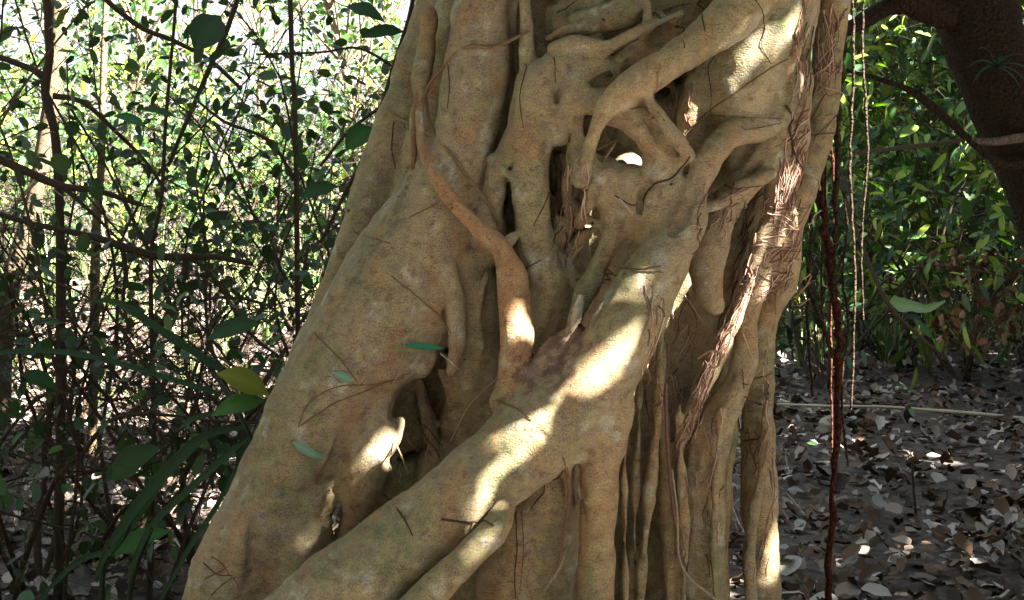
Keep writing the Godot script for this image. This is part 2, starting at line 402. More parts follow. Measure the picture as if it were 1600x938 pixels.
func build_fig() -> void:
	lump.seed = 4
	lump.frequency = 9.0
	lump.fractal_octaves = 3
	var roots := fig_roots()
	var part_names := []
	for r in roots:
		chains.append([part_names.size() if r[0] != "trunk" else 0, r[1] * 0.7, spline(traced(r[2]), 3)])
		part_names.append(r[0])
	for h in fig_holes():
		for dz in 4:
			var q := []
			var z := lerpf(h[1], h[2], dz / 3.0)
			for k in range(0, h[0].size(), 3): q.append_array([h[0][k], h[0][k + 1], h[0][k + 2] * (1.0 - 0.12 * dz), z])
			var depth: float = (h[1] - h[2]) / 6.0
			var pts := spline(traced(q), 2)
			chains.append([255, 0.012, pts])
			if dz < 3:
				var more := []
				for p in pts: more.append(p - Vector4(0, 0, depth, 0))
				chains.append([255, 0.012, more])
	var n := (NY + SLAB - 1) / SLAB
	slabs.resize(n)
	var job := WorkerThreadPool.add_group_task(fill_slab, n)
	WorkerThreadPool.wait_for_group_task_completion(job)
	for s in slabs:
		field.append_array(s[0])
		owner_of.append_array(s[1])
	slabs.clear()
	press_seams()
	print("field ", Time.get_ticks_msec())
	# surface nets
	var zs := NX
	var ys := NX * NZ
	var corner := [0, 1, zs, zs + 1, ys, ys + 1, ys + zs, ys + zs + 1]
	var spot := [Vector3(0, 0, 0), Vector3(1, 0, 0), Vector3(0, 0, 1), Vector3(1, 0, 1), Vector3(0, 1, 0), Vector3(1, 1, 0), Vector3(0, 1, 1), Vector3(1, 1, 1)]
	var edges := [[0, 1], [2, 3], [4, 5], [6, 7], [0, 2], [1, 3], [4, 6], [5, 7], [0, 4], [1, 5], [2, 6], [3, 7]]
	var id := {}
	var vs := PackedVector3Array()
	var part := PackedByteArray()
	var cells := PackedInt32Array()
	for iy in NY - 1:
		for iz in NZ - 1:
			var q := iy * ys + iz * zs
			for ix in NX - 1:
				var d0 := field[q]
				if d0 < 0.02 and d0 > -0.02:
					var below := 0
					for e in corner:
						if field[q + e] < 0.0: below += 1
					if below > 0 and below < 8:
						var sum := Vector3.ZERO
						var cnt := 0
						for e in edges:
							var fa := field[q + corner[e[0]]]
							var fb := field[q + corner[e[1]]]
							if (fa < 0.0) != (fb < 0.0):
								var sa: Vector3 = spot[e[0]]
								sum += sa.lerp(spot[e[1]], fa / (fa - fb))
								cnt += 1
						id[q] = vs.size()
						vs.append(LO + (Vector3(ix, iy, iz) + sum / cnt) * CELL)
						part.append(owner_of[q])
						cells.append(q)
				q += 1
	print("verts ", vs.size(), " ", Time.get_ticks_msec())
	var quads := PackedInt32Array()
	for v in cells.size():
		var q := cells[v]
		var s0 := field[q] < 0.0
		for axis in 3:
			var step: int = [1, ys, zs][axis]
			var u: int = [ys, zs, 1][axis]
			var w: int = [zs, 1, ys][axis]
			var s1 := field[q + step] < 0.0
			if s0 == s1: continue
			if not (id.has(q - u) and id.has(q - w) and id.has(q - u - w)): continue
			var a: int = v
			var b: int = id[q - u]
			var c: int = id[q - u - w]
			var d: int = id[q - w]
			if s0: quads.append_array([a, d, c, b])
			else: quads.append_array([a, b, c, d])
	# relax once, then give the bark its lumps
	ripple.seed = 9
	ripple.frequency = 26.0
	ripple.fractal_octaves = 2
	var ns := normals_of(vs, quads)
	for v in vs.size():
		var p := vs[v]
		vs[v] = p + ns[v] * ((lump.get_noise_3dv(p) * 0.006 + lump.get_noise_3dv(p * 0.45 + Vector3(7, 3, 1)) * 0.010) + ripple.get_noise_3d(p.x, p.y * 1.5, p.z) * 0.0012)
	ns = normals_of(vs, quads)
	# colour of the bark: olive, tan, rust and grey in patches of their own
	var n1 := FastNoiseLite.new()
	n1.seed = 21
	n1.frequency = 4.0
	n1.fractal_octaves = 4
	var n2 := FastNoiseLite.new()
	n2.seed = 33
	n2.frequency = 11.0
	n2.fractal_octaves = 4
	var n3 := FastNoiseLite.new()
	n3.seed = 57
	n3.frequency = 30.0
	n3.fractal_octaves = 3
	var n4 := FastNoiseLite.new()
	n4.seed = 71
	n4.frequency = 16.0
	n4.fractal_octaves = 5
	var crotch := at(865, 545, 0.27)
	var tint := []
	for k in part_names.size():
		var c := Color(0.368, 0.290, 0.188)
		match part_names[k]:
			"climbing_root": c = Color(0.406, 0.241, 0.133)
			"prop_root": c = Color(0.394, 0.290, 0.165)
			"buttress_root": c = Color(0.330, 0.264, 0.180)
			"diagonal_root": c = Color(0.413, 0.311, 0.191)
			"plate_root": c = Color(0.444, 0.362, 0.248)
		tint.append(c)
	var cs := PackedColorArray()
	for v in vs.size():
		var p := vs[v]
		var c: Color = tint[part[v]]
		var a := n1.get_noise_3d(p.x, p.y * 0.6, p.z)
		var b := n2.get_noise_3d(p.x, p.y * 0.7, p.z)
		var g := n3.get_noise_3dv(p)
		var h := n4.get_noise_3dv(p)
		# olive film, rust, pale lichen and dark scurf, each in patches with an outline
		c = c.lerp(Color(0.25, 0.23, 0.135), clampf(0.3 + a * 1.5, 0, 0.7))
		c = c.lerp(Color(0.36, 0.19, 0.09), smoothstep(0.12, 0.36, b) * 0.42)
		c = c.lerp(Color(0.44, 0.43, 0.35), smoothstep(0.24, 0.33, h) * smoothstep(-0.1, 0.15, -b) * 0.75)
		c = c.lerp(Color(0.16, 0.19, 0.10), smoothstep(0.2, 0.36, -h) * smoothstep(-0.1, 0.2, a) * 0.6)
		c = c.lerp(Color(0.14, 0.09, 0.055), smoothstep(0.3, 0.5, g) * 0.5)
		# crumbled brown soil caught in the fork
		var near := p.distance_to(crotch) + g * 0.06 + h * 0.05
		if near < 0.1 and ns[v].y > 0.05: c = c.lerp(Color(0.15, 0.085, 0.065).lerp(Color(0.34, 0.22, 0.17), smoothstep(-0.1, 0.2, g)), smoothstep(0.1, 0.06, near) * 0.85)
		cs.append(c)
	print("colours ", Time.get_ticks_msec())
	var fig := base("strangler_fig", Vector3(0, 0, 0))
	tag(fig, "huge strangler fig with a lattice of fused tan roots filling the middle", "tree")
	var shapes := []
	var remap := []
	for k in part_names.size():
		shapes.append(Shape.new())
		remap.append({})
	for k in range(0, quads.size(), 4):
		var o := part[quads[k]]
		var s: Shape = shapes[o]
		var r: Dictionary = remap[o]
		var m := PackedInt32Array()
		for j in 4:
			var q := quads[k + j]
			if not r.has(q):
				r[q] = s.v.size()
				s.v.append(vs[q])
				s.n.append(ns[q])
				s.c.append(cs[q])
			m.append(r[q])
		s.i.append_array([m[0], m[1], m[2], m[0], m[2], m[3]])
	for k in part_names.size():
		for s in islands(shapes[k]):
			var node := put(s.mesh(), part_names[k], M.bark, fig)
			if not part_nodes.has(k): part_nodes[k] = node
	print("fig ", Time.get_ticks_msec())
	fig_node = fig
# the separate pieces of a mesh, each as its own; crumbs are dropped
func islands(s: Shape) -> Array:
	var up := PackedInt32Array()
	up.resize(s.v.size())
	for k in up.size(): up[k] = k
	for k in range(0, s.i.size(), 3):
		for e in [1, 2]:
			var a := s.i[k]
			var b := s.i[k + e]
			while up[a] != a:
				up[a] = up[up[a]]
				a = up[a]
			while up[b] != b:
				up[b] = up[up[b]]
				b = up[b]
			if a != b: up[b] = a
	var out := {}
	var at_ := {}
	for k in s.v.size():
		var a := k
		while up[a] != a: a = up[a]
		if not out.has(a): out[a] = Shape.new()
		var o: Shape = out[a]
		at_[k] = [o, o.v.size()]
		o.v.append(s.v[k])
		o.n.append(s.n[k])
		o.c.append(s.c[k])
	for k in s.i: at_[k][0].i.append(at_[k][1])
	var list := []
	for o in out.values():
		if o.v.size() > 8: list.append(o)
	return list
var fig_node: Node3D
var part_nodes := {}
# the root that a point lies on
func root_at(p: Vector3) -> Node3D:
	var g := (p - LO) / CELL
	var q := (clampi(int(g.y), 0, NY - 1) * NZ + clampi(int(g.z), 0, NZ - 1)) * NX + clampi(int(g.x), 0, NX - 1)
	return part_nodes.get(owner_of[q], fig_node)
var lump := FastNoiseLite.new()
var ripple := FastNoiseLite.new()

func normals_of(vs: PackedVector3Array, quads: PackedInt32Array) -> PackedVector3Array:
	var ns := PackedVector3Array()
	ns.resize(vs.size())
	for k in range(0, quads.size(), 4):
		var a := quads[k]
		var b := quads[k + 1]
		var c := quads[k + 2]
		var d := quads[k + 3]
		var n := (vs[d] - vs[b]).cross(vs[c] - vs[a])
		ns[a] += n
		ns[b] += n
		ns[c] += n
		ns[d] += n
	for k in ns.size(): ns[k] = ns[k].normalized()
	return ns

# ---------------------------------------------------------------- leaves, twigs, plants
func leaf_mesh(width: float, fold: float, droop: float) -> ArrayMesh:
	# a leaf one unit long: base at the origin, tip along +x, folded along its rib
	var s := Shape.new()
	var wide := [0.03, 0.24, 0.41, 0.49, 0.47, 0.34, 0.0]
	var long := [0.0, 0.1, 0.25, 0.45, 0.65, 0.85, 1.0]
	for k in 7:
		var x: float = long[k]
		var w: float = wide[k] * width
		var y := -droop * x * x
		var lift := fold * w * (1.0 + 0.35 * sin(x * 9.0))
		s.v.append_array([Vector3(x, y, 0), Vector3(x, y + lift, w), Vector3(x, y + lift * 0.8, -w * 0.93)])
		s.n.append_array([Vector3(0, 1, 0), Vector3(0, 1, -0.8 * fold).normalized(), Vector3(0, 1, 0.8 * fold).normalized()])
	for k in 6:
		var a := k * 3
		s.i.append_array([a, a + 3, a + 1, a + 1, a + 3, a + 4, a, a + 2, a + 3, a + 2, a + 5, a + 3])
	for k in s.v.size(): s.c.append(Color.WHITE)
	return s.mesh()
var leaf_kinds := []
func turned(dir: Vector3, roll: float) -> Basis:
	var x := dir.normalized()
	var z := x.cross(Vector3.UP)
	if z.length_squared() < 1e-4: z = Vector3.BACK
	z = z.normalized()
	return Basis(x, z.cross(x).normalized(), z).rotated(x, roll)
func any_dir() -> Vector3:
	var z := rng.randf_range(-1, 1)
	var t := rng.randf() * TAU
	var r := sqrt(1 - z * z)
	return Vector3(r * cos(t), z, r * sin(t))
# one MultiMesh of leaves: list of [transform, colour]
func leaves(list: Array, mesh: Mesh, called: String, m: Material, parent: Node3D) -> MultiMeshInstance3D:
	var mm := MultiMesh.new()
	mm.transform_format = MultiMesh.TRANSFORM_3D
	mm.use_colors = true
	mm.mesh = mesh
	mm.instance_count = list.size()
	for k in list.size():
		mm.set_instance_transform(k, list[k][0])
		mm.set_instance_color(k, list[k][1])
	var o := MultiMeshInstance3D.new()
	o.multimesh = mm
	o.material_override = m
	if parent == self:
		o.name = numbered(called)
		add_child(o)
	else:
		o.name = called
		parent.add_child(o, true)
	o.set_meta("kind", "stuff")
	return o
func pick(cols: Array) -> Color:
	var c: Color = cols[rng.randi() % cols.size()]
	var f := rng.randf_range(0.7, 1.3)
	return Color(c.r * f, c.g * f, c.b * f)
const GREENS := [Color(0.035, 0.075, 0.02), Color(0.05, 0.11, 0.025), Color(0.09, 0.16, 0.03), Color(0.03, 0.07, 0.035), Color(0.16, 0.2, 0.03)]
const DARKS := [Color(0.025, 0.055, 0.02), Color(0.035, 0.08, 0.025), Color(0.03, 0.06, 0.035)]
const DRIES := [Color(0.09, 0.057, 0.037), Color(0.15, 0.117, 0.092), Color(0.27, 0.255, 0.24), Color(0.058, 0.035, 0.023), Color(0.12, 0.08, 0.056), Color(0.17, 0.138, 0.118), Color(0.05, 0.04, 0.032), Color(0.32, 0.28, 0.245)]
const BRIGHTS := [Color(0.12, 0.2, 0.03), Color(0.2, 0.26, 0.035), Color(0.07, 0.15, 0.03), Color(0.26, 0.25, 0.04), Color(0.05, 0.11, 0.03)]

# a stem that wanders and forks; tips collects where leaves may sit
func grow(s: Shape, p: Vector3, dir: Vector3, length: float, r: float, level: int, tips: Array, droop: float, col: Color) -> void:
	var steps := 6 if level > 0 else 4
	var path := []
	var d := dir.normalized()
	var q := p
	var marks := []
	for k in steps + 1:
		var t := float(k) / steps
		path.append(Vector4(q.x, q.y, q.z, r * (1.0 - 0.65 * t)))
		if k > 0: marks.append([q, d, r * (1.0 - 0.65 * t)])
		d = (d + any_dir() * 0.26 + Vector3.DOWN * droop * t * 0.4).normalized()
		q += d * length / steps
	tube(s, path, 5 if r > 0.004 else 3, col, 0.12)
	if level <= 0:
		for m in marks: tips.append(m)
		return
	for m in marks:
		var n := 1 + int(rng.randf() < 0.55)
		for j in n:
			var side: Vector3 = m[1].cross(any_dir()).normalized()
			var nd: Vector3 = (m[1] * rng.randf_range(0.3, 1.0) + side).normalized()
			grow(s, m[0], nd, length * rng.randf_range(0.3, 0.6), m[2] * 0.62, level - 1, tips, droop, col)

func shrub(called: String, label: String, category: String, group: String, where: Vector3, height: float, stems: int, spread: float, r: float, levels: int, leaf_share: float, leaf_size: float, cols: Array, wood: Color, droop := 0.25, leaf_kind := -1) -> Node3D:
	var o := base(called, where)
	tag(o, label, category, group)
	var tips := []
	var tw := Shape.new()
	for k in stems:
		var st := Shape.new()
		var a := rng.randf() * TAU
		var d := (Vector3(cos(a) * spread, 1.0, sin(a) * spread) * rng.randf_range(0.8, 1.1)).normalized()
		var path := []
		var q := Vector3(cos(a), 0, sin(a)) * 0.04
		var n := 8
		var len := height * rng.randf_range(0.7, 1.15)
		var rr := r * rng.randf_range(0.6, 1.2)
		for j in n + 1:
			var t := float(j) / n
			path.append(Vector4(q.x, q.y, q.z, rr * (1 - 0.75 * t)))
			if j > 1:
				for c in 1 + int(rng.randf() < 0.5):
					var nd := (d * rng.randf_range(0.1, 0.9) + d.cross(any_dir()).normalized()).normalized()
					grow(tw, q, nd, len * rng.randf_range(0.15, 0.4), rr * (1 - 0.7 * t) * 0.55, levels, tips, droop, wood)
			d = (d + any_dir() * 0.34 + Vector3.DOWN * droop * t * 0.5).normalized()
			q += d * len / n
		tube(st, spline(path, 2), 6, wood, 0.15)
		put(st.mesh(), "stem", M.wood, o)
	if tw.v.size(): put(tw.mesh(), "twigs", M.wood, o).set_meta("kind", "stuff")
	var list := []
	for t in tips:
		if rng.randf() < leaf_share:
			var d: Vector3 = (t[1] + any_dir() * 0.9 + Vector3.DOWN * 0.4).normalized()
			var sz := leaf_size * rng.randf_range(0.6, 1.3)
			list.append([Transform3D(turned(d, rng.randf_range(-1, 1)).scaled_local(Vector3.ONE * sz), t[0]), pick(cols)])
	if list.size(): leaves(list, leaf_kinds[rng.randi() % 2 if leaf_kind < 0 else leaf_kind], "foliage", M.leaf, o)
	return o

# a far tree: trunk, limbs and a crown of leaves in clumps
func tree(called: String, label: String, group: String, where: Vector3, height: float, crown_r: float, low: float, clumps: int, per: int, leaf_size: float, cols: Array) -> Node3D:
	var o := base(called, where)
	tag(o, label, "tree", group)
	var tr := Shape.new()
	var path := []
	var q := Vector3.ZERO
	var d := Vector3.UP
	var r := height * 0.014
	for k in 7:
		path.append(Vector4(q.x, q.y, q.z, r * (1.0 - 0.11 * k)))
		d = (d + any_dir() * 0.12).normalized()
		q += d * height * 0.85 / 6.0
	tube(tr, spline(path, 2), 8, Color(0.16, 0.12, 0.085), 0.2)
	var list := []
	for k in clumps:
		var h := lerpf(low, 1.0, rng.randf()) * height
		var wide := crown_r * sqrt(maxf(0.05, 1.0 - pow((h / height - (low + 1.0) * 0.5) / ((1.0 - low) * 0.62), 2.0)))
		var a := rng.randf() * TAU
		var c := Vector3(cos(a) * wide * sqrt(rng.randf()), h, sin(a) * wide * sqrt(rng.randf()))
		var from := xyz(path[clampi(int(h / height * 6.0) - 1, 0, 6)])
		var mid := from.lerp(c, 0.5) + any_dir() * 0.15
		tube(tr, [Vector4(from.x, from.y, from.z, r * 0.3), Vector4(mid.x, mid.y, mid.z, r * 0.2), Vector4(c.x, c.y, c.z, r * 0.06)], 4, Color(0.15, 0.11, 0.08))
		var cr := crown_r * rng.randf_range(0.13, 0.3)
		var col := pick(cols)
		for j in per:
			var p := c + any_dir() * cr * pow(rng.randf(), 0.45)
			var dd := (any_dir() + Vector3.DOWN * 0.5).normalized()
			var f := rng.randf_range(0.7, 1.35)
			list.append([Transform3D(turned(dd, rng.randf() * TAU).scaled_local(Vector3.ONE * leaf_size * rng.randf_range(0.6, 1.3)), p), Color(col.r * f, col.g * f, col.b * f)])
	put(tr.mesh(), "trunk", M.wood, o)
	leaves(list, leaf_kinds[0], "crown", M.leaf, o)
	return o

# a clump of long blades
func blades_mesh(count: int, height: float, width: float, arch: float) -> ArrayMesh:
	var s := Shape.new()
	for k in count:
		var a := rng.randf() * TAU
		var out := Vector3(cos(a), 0, sin(a))
		var side := Vector3(-out.z, 0, out.x)
		var h := height * rng.randf_range(0.5, 1.15)
		var lean := rng.randf_range(0.1, 1.0) * arch
		var b := out * rng.randf() * 0.06
		var w := width * rng.randf_range(0.6, 1.2)
		var f := rng.randf_range(0.6, 1.4)
		var col := Color(0.10, 0.17, 0.045) if rng.randf() < 0.7 else Color(0.34, 0.29, 0.16)
		col = Color(col.r * f, col.g * f, col.b * f)
		var start := s.v.size()
		for j in 6:
			var t := j / 5.0
			var p := b + out * lean * h * t * t + Vector3.UP * h * (t - 0.42 * lean * t * t * t)
			var ww := w * (1.0 - t * t) + 0.0004
			var n := (Vector3.UP * lean * t * 1.5 - out + Vector3.UP * 0.3).normalized()
			s.v.append_array([p - side * ww, p + side * ww])
			s.n.append_array([n, n])
			s.c.append_array([col, col])
		for j in 5:
			var q := start + j * 2
			s.i.append_array([q, q + 2, q + 1, q + 1, q + 2, q + 3])
	return s.mesh()

# a broad leaf of its own: ribbed blade along a path, width in metres, with thickness of a leaf
func blade_leaf(path: Array, fold: float, col: Color, facing := Vector3(0.2, 0.75, 0.6)) -> ArrayMesh:
	var s := Shape.new()
	var n := path.size()
	var across := [-1.0, -0.55, 0.0, 0.55, 1.0]
	for k in n:
		var p := xyz(path[k])
		var al := (xyz(path[mini(k + 1, n - 1)]) - xyz(path[maxi(k - 1, 0)])).normalized()
		var side := al.cross(facing).normalized()
		var up := side.cross(al).normalized()
		for u in across:
			var lift: float = absf(u) * fold - 0.12 * sin(k * 1.7 + u * 2.0) * absf(u)
			s.v.append(p + side * u * path[k].w + up * lift * path[k].w)
			s.n.append((up - side * signf(u) * fold * 0.7).normalized())
			var f := 1.25 if u == 0.0 else 1.0
			s.c.append(Color(col.r * f, col.g * f, col.b * f))
	for k in n - 1:
		for j in 4:
			var a := k * 5 + j
			s.i.append_array([a, a + 5, a + 1, a + 1, a + 5, a + 6])
	return s.mesh()
func broad(px0: float, py0: float, px1: float, py1: float, w: float, z0: float, z1: float) -> Array:
	# path of an oval leaf between two pixels, w its half width in pixels
	var a := at(px0, py0, z0)
	var b := at(px1, py1, z1)
	var out := []
	var prof := [0.06, 0.35, 0.75, 0.97, 1.0, 0.9, 0.68, 0.38, 0.04]
	for k in 9:
		var t := k / 8.0
		var p := a.lerp(b, t) + Vector3.UP * sin(t * PI) * 0.008
		out.append(Vector4(p.x, p.y, p.z, metres(w, z0) * prof[k]))
	return out

# ---------------------------------------------------------------- the place
func build_ground() -> void:
	# one sheet to the horizon, uneven near the tree
	var s := Shape.new()
	var bump := FastNoiseLite.new()
	bump.seed = 12
	bump.frequency = 0.5
	var xs := []
	var zz := []
	for k in 81:
		var t := (k - 40) / 40.0
		xs.append(signf(t) * (absf(t) * 14.0 + pow(absf(t), 5.0) * 240.0))
		zz.append(-5.0 + signf(t) * (absf(t) * 14.0 + pow(absf(t), 5.0) * 240.0))
	for z in zz:
		for x in xs:
			s.v.append(Vector3(x, height(bump, x, z), z))
			s.c.append(Color(0.115, 0.093, 0.077))
	for v in s.v:
		var e := 0.2
		s.n.append(Vector3(height(bump, v.x - e, v.z) - height(bump, v.x + e, v.z), 2 * e, height(bump, v.x, v.z - e) - height(bump, v.x, v.z + e)).normalized())
	for j in 80:
		for i in 80:
			var a := j * 81 + i
			s.i.append_array([a, a + 1, a + 81, a + 1, a + 82, a + 81])
	var g := put(s.mesh(), "ground", M.soil)
	g.set_meta("kind", "structure")
	ground_noise = bump
var ground_noise: FastNoiseLite
func height(n: FastNoiseLite, x: float, z: float) -> float:
	return n.get_noise_2d(x, z) * 0.09
func ground_at(x: float, z: float) -> Vector3:
	return Vector3(x, height(ground_noise, x, z), z)

func build_litter() -> void:
	var list := []
	var list2 := []
	for k in 90000:
		# the near floor is densest; farther out leaves thin into the soil's own grain
		var z := 3.0 - 30.0 * pow(rng.randf(), 1.5)
		var x := rng.randf_range(-1, 1) * (2.2 + absf(3.0 - z) * 0.5)
		var p := ground_at(x, z) + Vector3.UP * rng.randf_range(0.004, 0.03)
		var d := any_dir()
		d.y *= 0.35
		var b := turned(d, rng.randf_range(-0.6, 0.6) + (PI if rng.randf() < 0.4 else 0.0)).scaled_local(Vector3.ONE * rng.randf_range(0.025, 0.075))
		var e := [Transform3D(b, p), pick(DRIES)]
		if k % 2: list.append(e)
		else: list2.append(e)
	var o := leaves(list, leaf_kinds[2], "leaf_litter", M.dry, self)
	tag(o, "thick carpet of fallen dry leaves spread over the forest floor", "leaf litter", "", "stuff")
	o = leaves(list2, leaf_kinds[3], "curled_leaf_litter", M.dry, self)
	tag(o, "curled brown dead leaves lying loose on top of the leaf carpet", "leaf litter", "", "stuff")

# spots of sun on the fig, as the photograph shows them: x, y, radius in pixels
const SUN_SPOTS := [[1256, 20, 15], [1254, 70, 14], [1250, 110, 11], [1300, 20, 9], [1210, 92, 19], [1196, 112, 10], [1062, 178, 15], [1052, 195, 12], [1046, 232, 7], [1050, 262, 6], [1106, 48, 6],
	[1022, 378, 22], [1000, 398, 20], [975, 420, 12], [850, 640, 20], [868, 614, 11], [834, 626, 10], [866, 664, 10], [800, 475, 16], [802, 505, 16], [968, 596, 11], [964, 640, 12], [972, 560, 8], [985, 500, 12], [955, 672, 13],
	[592, 680, 16], [588, 720, 14], [480, 825, 11], [466, 855, 17], [450, 885, 12], [755, 790, 14], [784, 805, 18], [766, 838, 15], [720, 800, 14], [700, 815, 8], [738, 872, 20],
	[1180, 425, 18], [1172, 460, 18], [1165, 490, 16], [1242, 250, 17], [1232, 290, 17], [1224, 330, 15], [1235, 365, 16], [1262, 215, 12], [1110, 560, 19], [1125, 535, 16], [1085, 620, 18], [1070, 660, 16], [1060, 690, 14], [1214, 780, 16], [1216, 850, 18], [1217, 900, 18], [1140, 370, 8], [962, 850, 8], [962, 900, 8], [900, 500, 7], [1150, 830, 12], [830, 700, 10], [800, 700, 8], [845, 130, 6], [700, 500, 6], [745, 915, 10], [1270, 160, 10]]
# true where the crown is open, so that the sun comes through
func gap_in_crown(rays: Array, a: float, b: float, sz: float) -> bool:
	for r in rays:
		var dx: float = a - r[0]
		var dy: float = b - r[1]
		var rr: float = r[2] + sz * 0.36
		if dx * dx + dy * dy < rr * rr: return true
	return false
func build_canopy() -> void:
	# the leaning dark tree on the right and its low crown, which shades the fig and the floor behind it
	var o := base("leaning_tree", ground_at(2.3, -1.6))
	tag(o, "dark leaning tree trunk at the upper right edge of the view", "tree")
	var tr := Shape.new()
	var p0 := o.position
	var path := []
	for q in [[1760, 800, 85, -1.6], [1735, 560, 75, -1.6], [1665, 350, 68, -1.6], [1592, 190, 62, -1.6], [1538, 60, 62, -1.6], [1520, -60, 62, -1.6], [1540, -300, 56, -1.4], [1620, -700, 48, -1.2], [1800, -1200, 40, -0.9]]:
		var w := at(q[0], q[1], q[3]) - p0
		path.append(Vector4(w.x, w.y, w.z, metres(q[2], q[3])))
	path[0] = Vector4(0.05, -0.05, 0, path[0].w * 1.25)
	tube(tr, spline(path, 4), 14, Color(0.048, 0.038, 0.03), 0.12)
	put(tr.mesh(), "trunk", M.rough_wood, o)
	for b in [
			[1520, 20, 34, -1.6, 1470, 22, 24, -1.55, 1420, 5, 20, -1.5, 1385, 12, 14, -1.5, 1350, 32, 13, -1.45, 1322, 48, 10, -1.42, 1300, 55, 8, -1.4],
			[1470, 22, 20, -1.55, 1440, 2, 16, -1.5, 1380, -20, 14, -1.45, 1340, -60, 10, -1.4],
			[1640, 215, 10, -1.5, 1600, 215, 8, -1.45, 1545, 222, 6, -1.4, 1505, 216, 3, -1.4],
			[1640, 250, 9, -1.5, 1600, 254, 9, -1.45, 1568, 258, 8, -1.42, 1540, 240, 6, -1.4, 1500, 205, 6, -1.4, 1455, 165, 7, -1.4, 1420, 140, 5, -1.4, 1375, 124, 4, -1.4, 1322, 110, 3, -1.4]]:
		var s := Shape.new()
		var pts := traced(b)
		for k in pts.size(): pts[k] -= Vector4(p0.x, p0.y, p0.z, 0)
		tube(s, spline(pts, 4), 8, Color(0.2, 0.17, 0.13) if b[0] == 1640 and b[1] == 215 else Color(0.048, 0.038, 0.03), 0.15)  # the level branch is painted paler, in place of sunlight on it
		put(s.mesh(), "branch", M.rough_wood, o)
	var spots := []
	for q in SUN_SPOTS:
		var w := on_wood(q[0], q[1])
		spots.append([w, metres(q[2], w.z)])
	var list := []
	var rays := []
	var u := to_sun.cross(Vector3.UP).normalized()
	var v := u.cross(to_sun).normalized()
	for q in spots: rays.append([q[0].dot(u), q[0].dot(v), q[1] + 0.011])
	# and on the leaning tree's twigs, the upper one painted pale as if sunlit
	for q in [[1520, 218], [1560, 220], [1595, 215], [1570, 256], [1595, 254]]:
		var w := at(q[0], q[1], -1.43)
		rays.append([w.dot(u), w.dot(v), 0.03])
	# over the fig itself
	var made := 0
	while made < 26000:
		var t := Vector3(rng.randf_range(-1.15, 0.95), rng.randf_range(-0.2, 2.0), rng.randf_range(-0.4, 0.5))
		# half of it reaches over the twigs left of the fig
		if made % 2: t = Vector3(rng.randf_range(-2.6, -0.4), rng.randf_range(0.1, 2.2), rng.randf_range(-1.5, 0.4))
		var sz := rng.randf_range(0.06, 0.11)
		var a := t.dot(u)
		var b := t.dot(v)
		made += 1
		if gap_in_crown(rays, a, b, sz): continue
		var d := (u * cos(made) + v * sin(made) + any_dir() * 0.5).normalized()
		var bs := turned(d, rng.randf_range(-0.7, 0.7))
		# turn the blade so that it lies across the light
		var c := t + to_sun * rng.randf_range(3.6, 4.6) - bs.x * sz * 0.5
		var y := (to_sun + any_dir() * 0.5).normalized()
		var z := d.cross(y).normalized()
		list.append([Transform3D(Basis(d, z.cross(d), z).scaled_local(Vector3(sz, sz, sz)), c - d * sz * 0.5 - p0), pick(GREENS)])
	# over the floor and the undergrowth to the right
	var clumps := []
	for k in 420:
		clumps.append(Vector3(rng.randf_range(0.7, 6.5), rng.randf_range(-0.3, 1.6), rng.randf_range(-11.0, -0.3)))
	for k in 32000:
		var t: Vector3 = clumps[k % 420] + any_dir() * 0.5 * sqrt(rng.randf())
		if k >= 26000: t = Vector3(rng.randf_range(0.7, 2.7), rng.randf_range(0.9, 2.4), rng.randf_range(-1.9, -1.1))
		var sz := rng.randf_range(0.08, 0.17)
		var d := any_dir()
		var y := (to_sun + any_dir() * 0.7).normalized()
		var z := d.cross(y).normalized()
		var c := t + to_sun * rng.randf_range(3.4, 5.0)
		# the crown stops where the clearing begins
		var lands := c - to_sun * (c.y / to_sun.y)
		if gap_in_crown(rays, c.dot(u), c.dot(v), sz): continue
		if lands.x < (-0.7 if k >= 26000 else 0.45) and lands.z < -0.9: continue
		list.append([Transform3D(Basis(z.cross(y).normalized(), y, z).scaled_local(Vector3.ONE * sz), c - p0), pick(GREENS)])
	# a thinner spray reaches out over the twigs at the edge of the clearing
	for k in 8000:
		var t := Vector3(rng.randf_range(-4.2, -0.5), rng.randf_range(1.1, 2.7), rng.randf_range(-4.0, -1.2))
		if t.z - t.y * to_sun.z / to_sun.y < -3.9: continue
		if gap_in_crown(rays, t.dot(u), t.dot(v), 0.13): continue
		var y := (to_sun + any_dir() * 0.6).normalized()
		var z := any_dir().cross(y).normalized()
		list.append([Transform3D(Basis(y.cross(z), y, z).scaled_local(Vector3.ONE * rng.randf_range(0.09, 0.16)), t + to_sun * rng.randf_range(3.6, 5.0) - p0), pick(GREENS)])
	leaves(list, leaf_kinds[1], "crown", M.leaf, o)
	# limbs that carry the crown
	var top := xyz(path[path.size() - 1])
	var limbs := Shape.new()
	for k in 40:
		var e: Vector3 = list[rng.randi() % list.size()][0].origin
		if gap_in_crown(rays, (e + p0).dot(u), (e + p0).dot(v), 0.3): continue
		var mid := top.lerp(e, 0.5) + Vector3(0, 0.5, 0) + any_dir() * 0.2
		tube(limbs, spline([Vector4(top.x, top.y, top.z, 0.06), Vector4(mid.x, mid.y, mid.z, 0.03), Vector4(e.x, e.y, e.z, 0.006)], 5), 6, Color(0.048, 0.038, 0.03))
	put(limbs.mesh(), "limbs", M.rough_wood, o).set_meta("kind", "stuff")

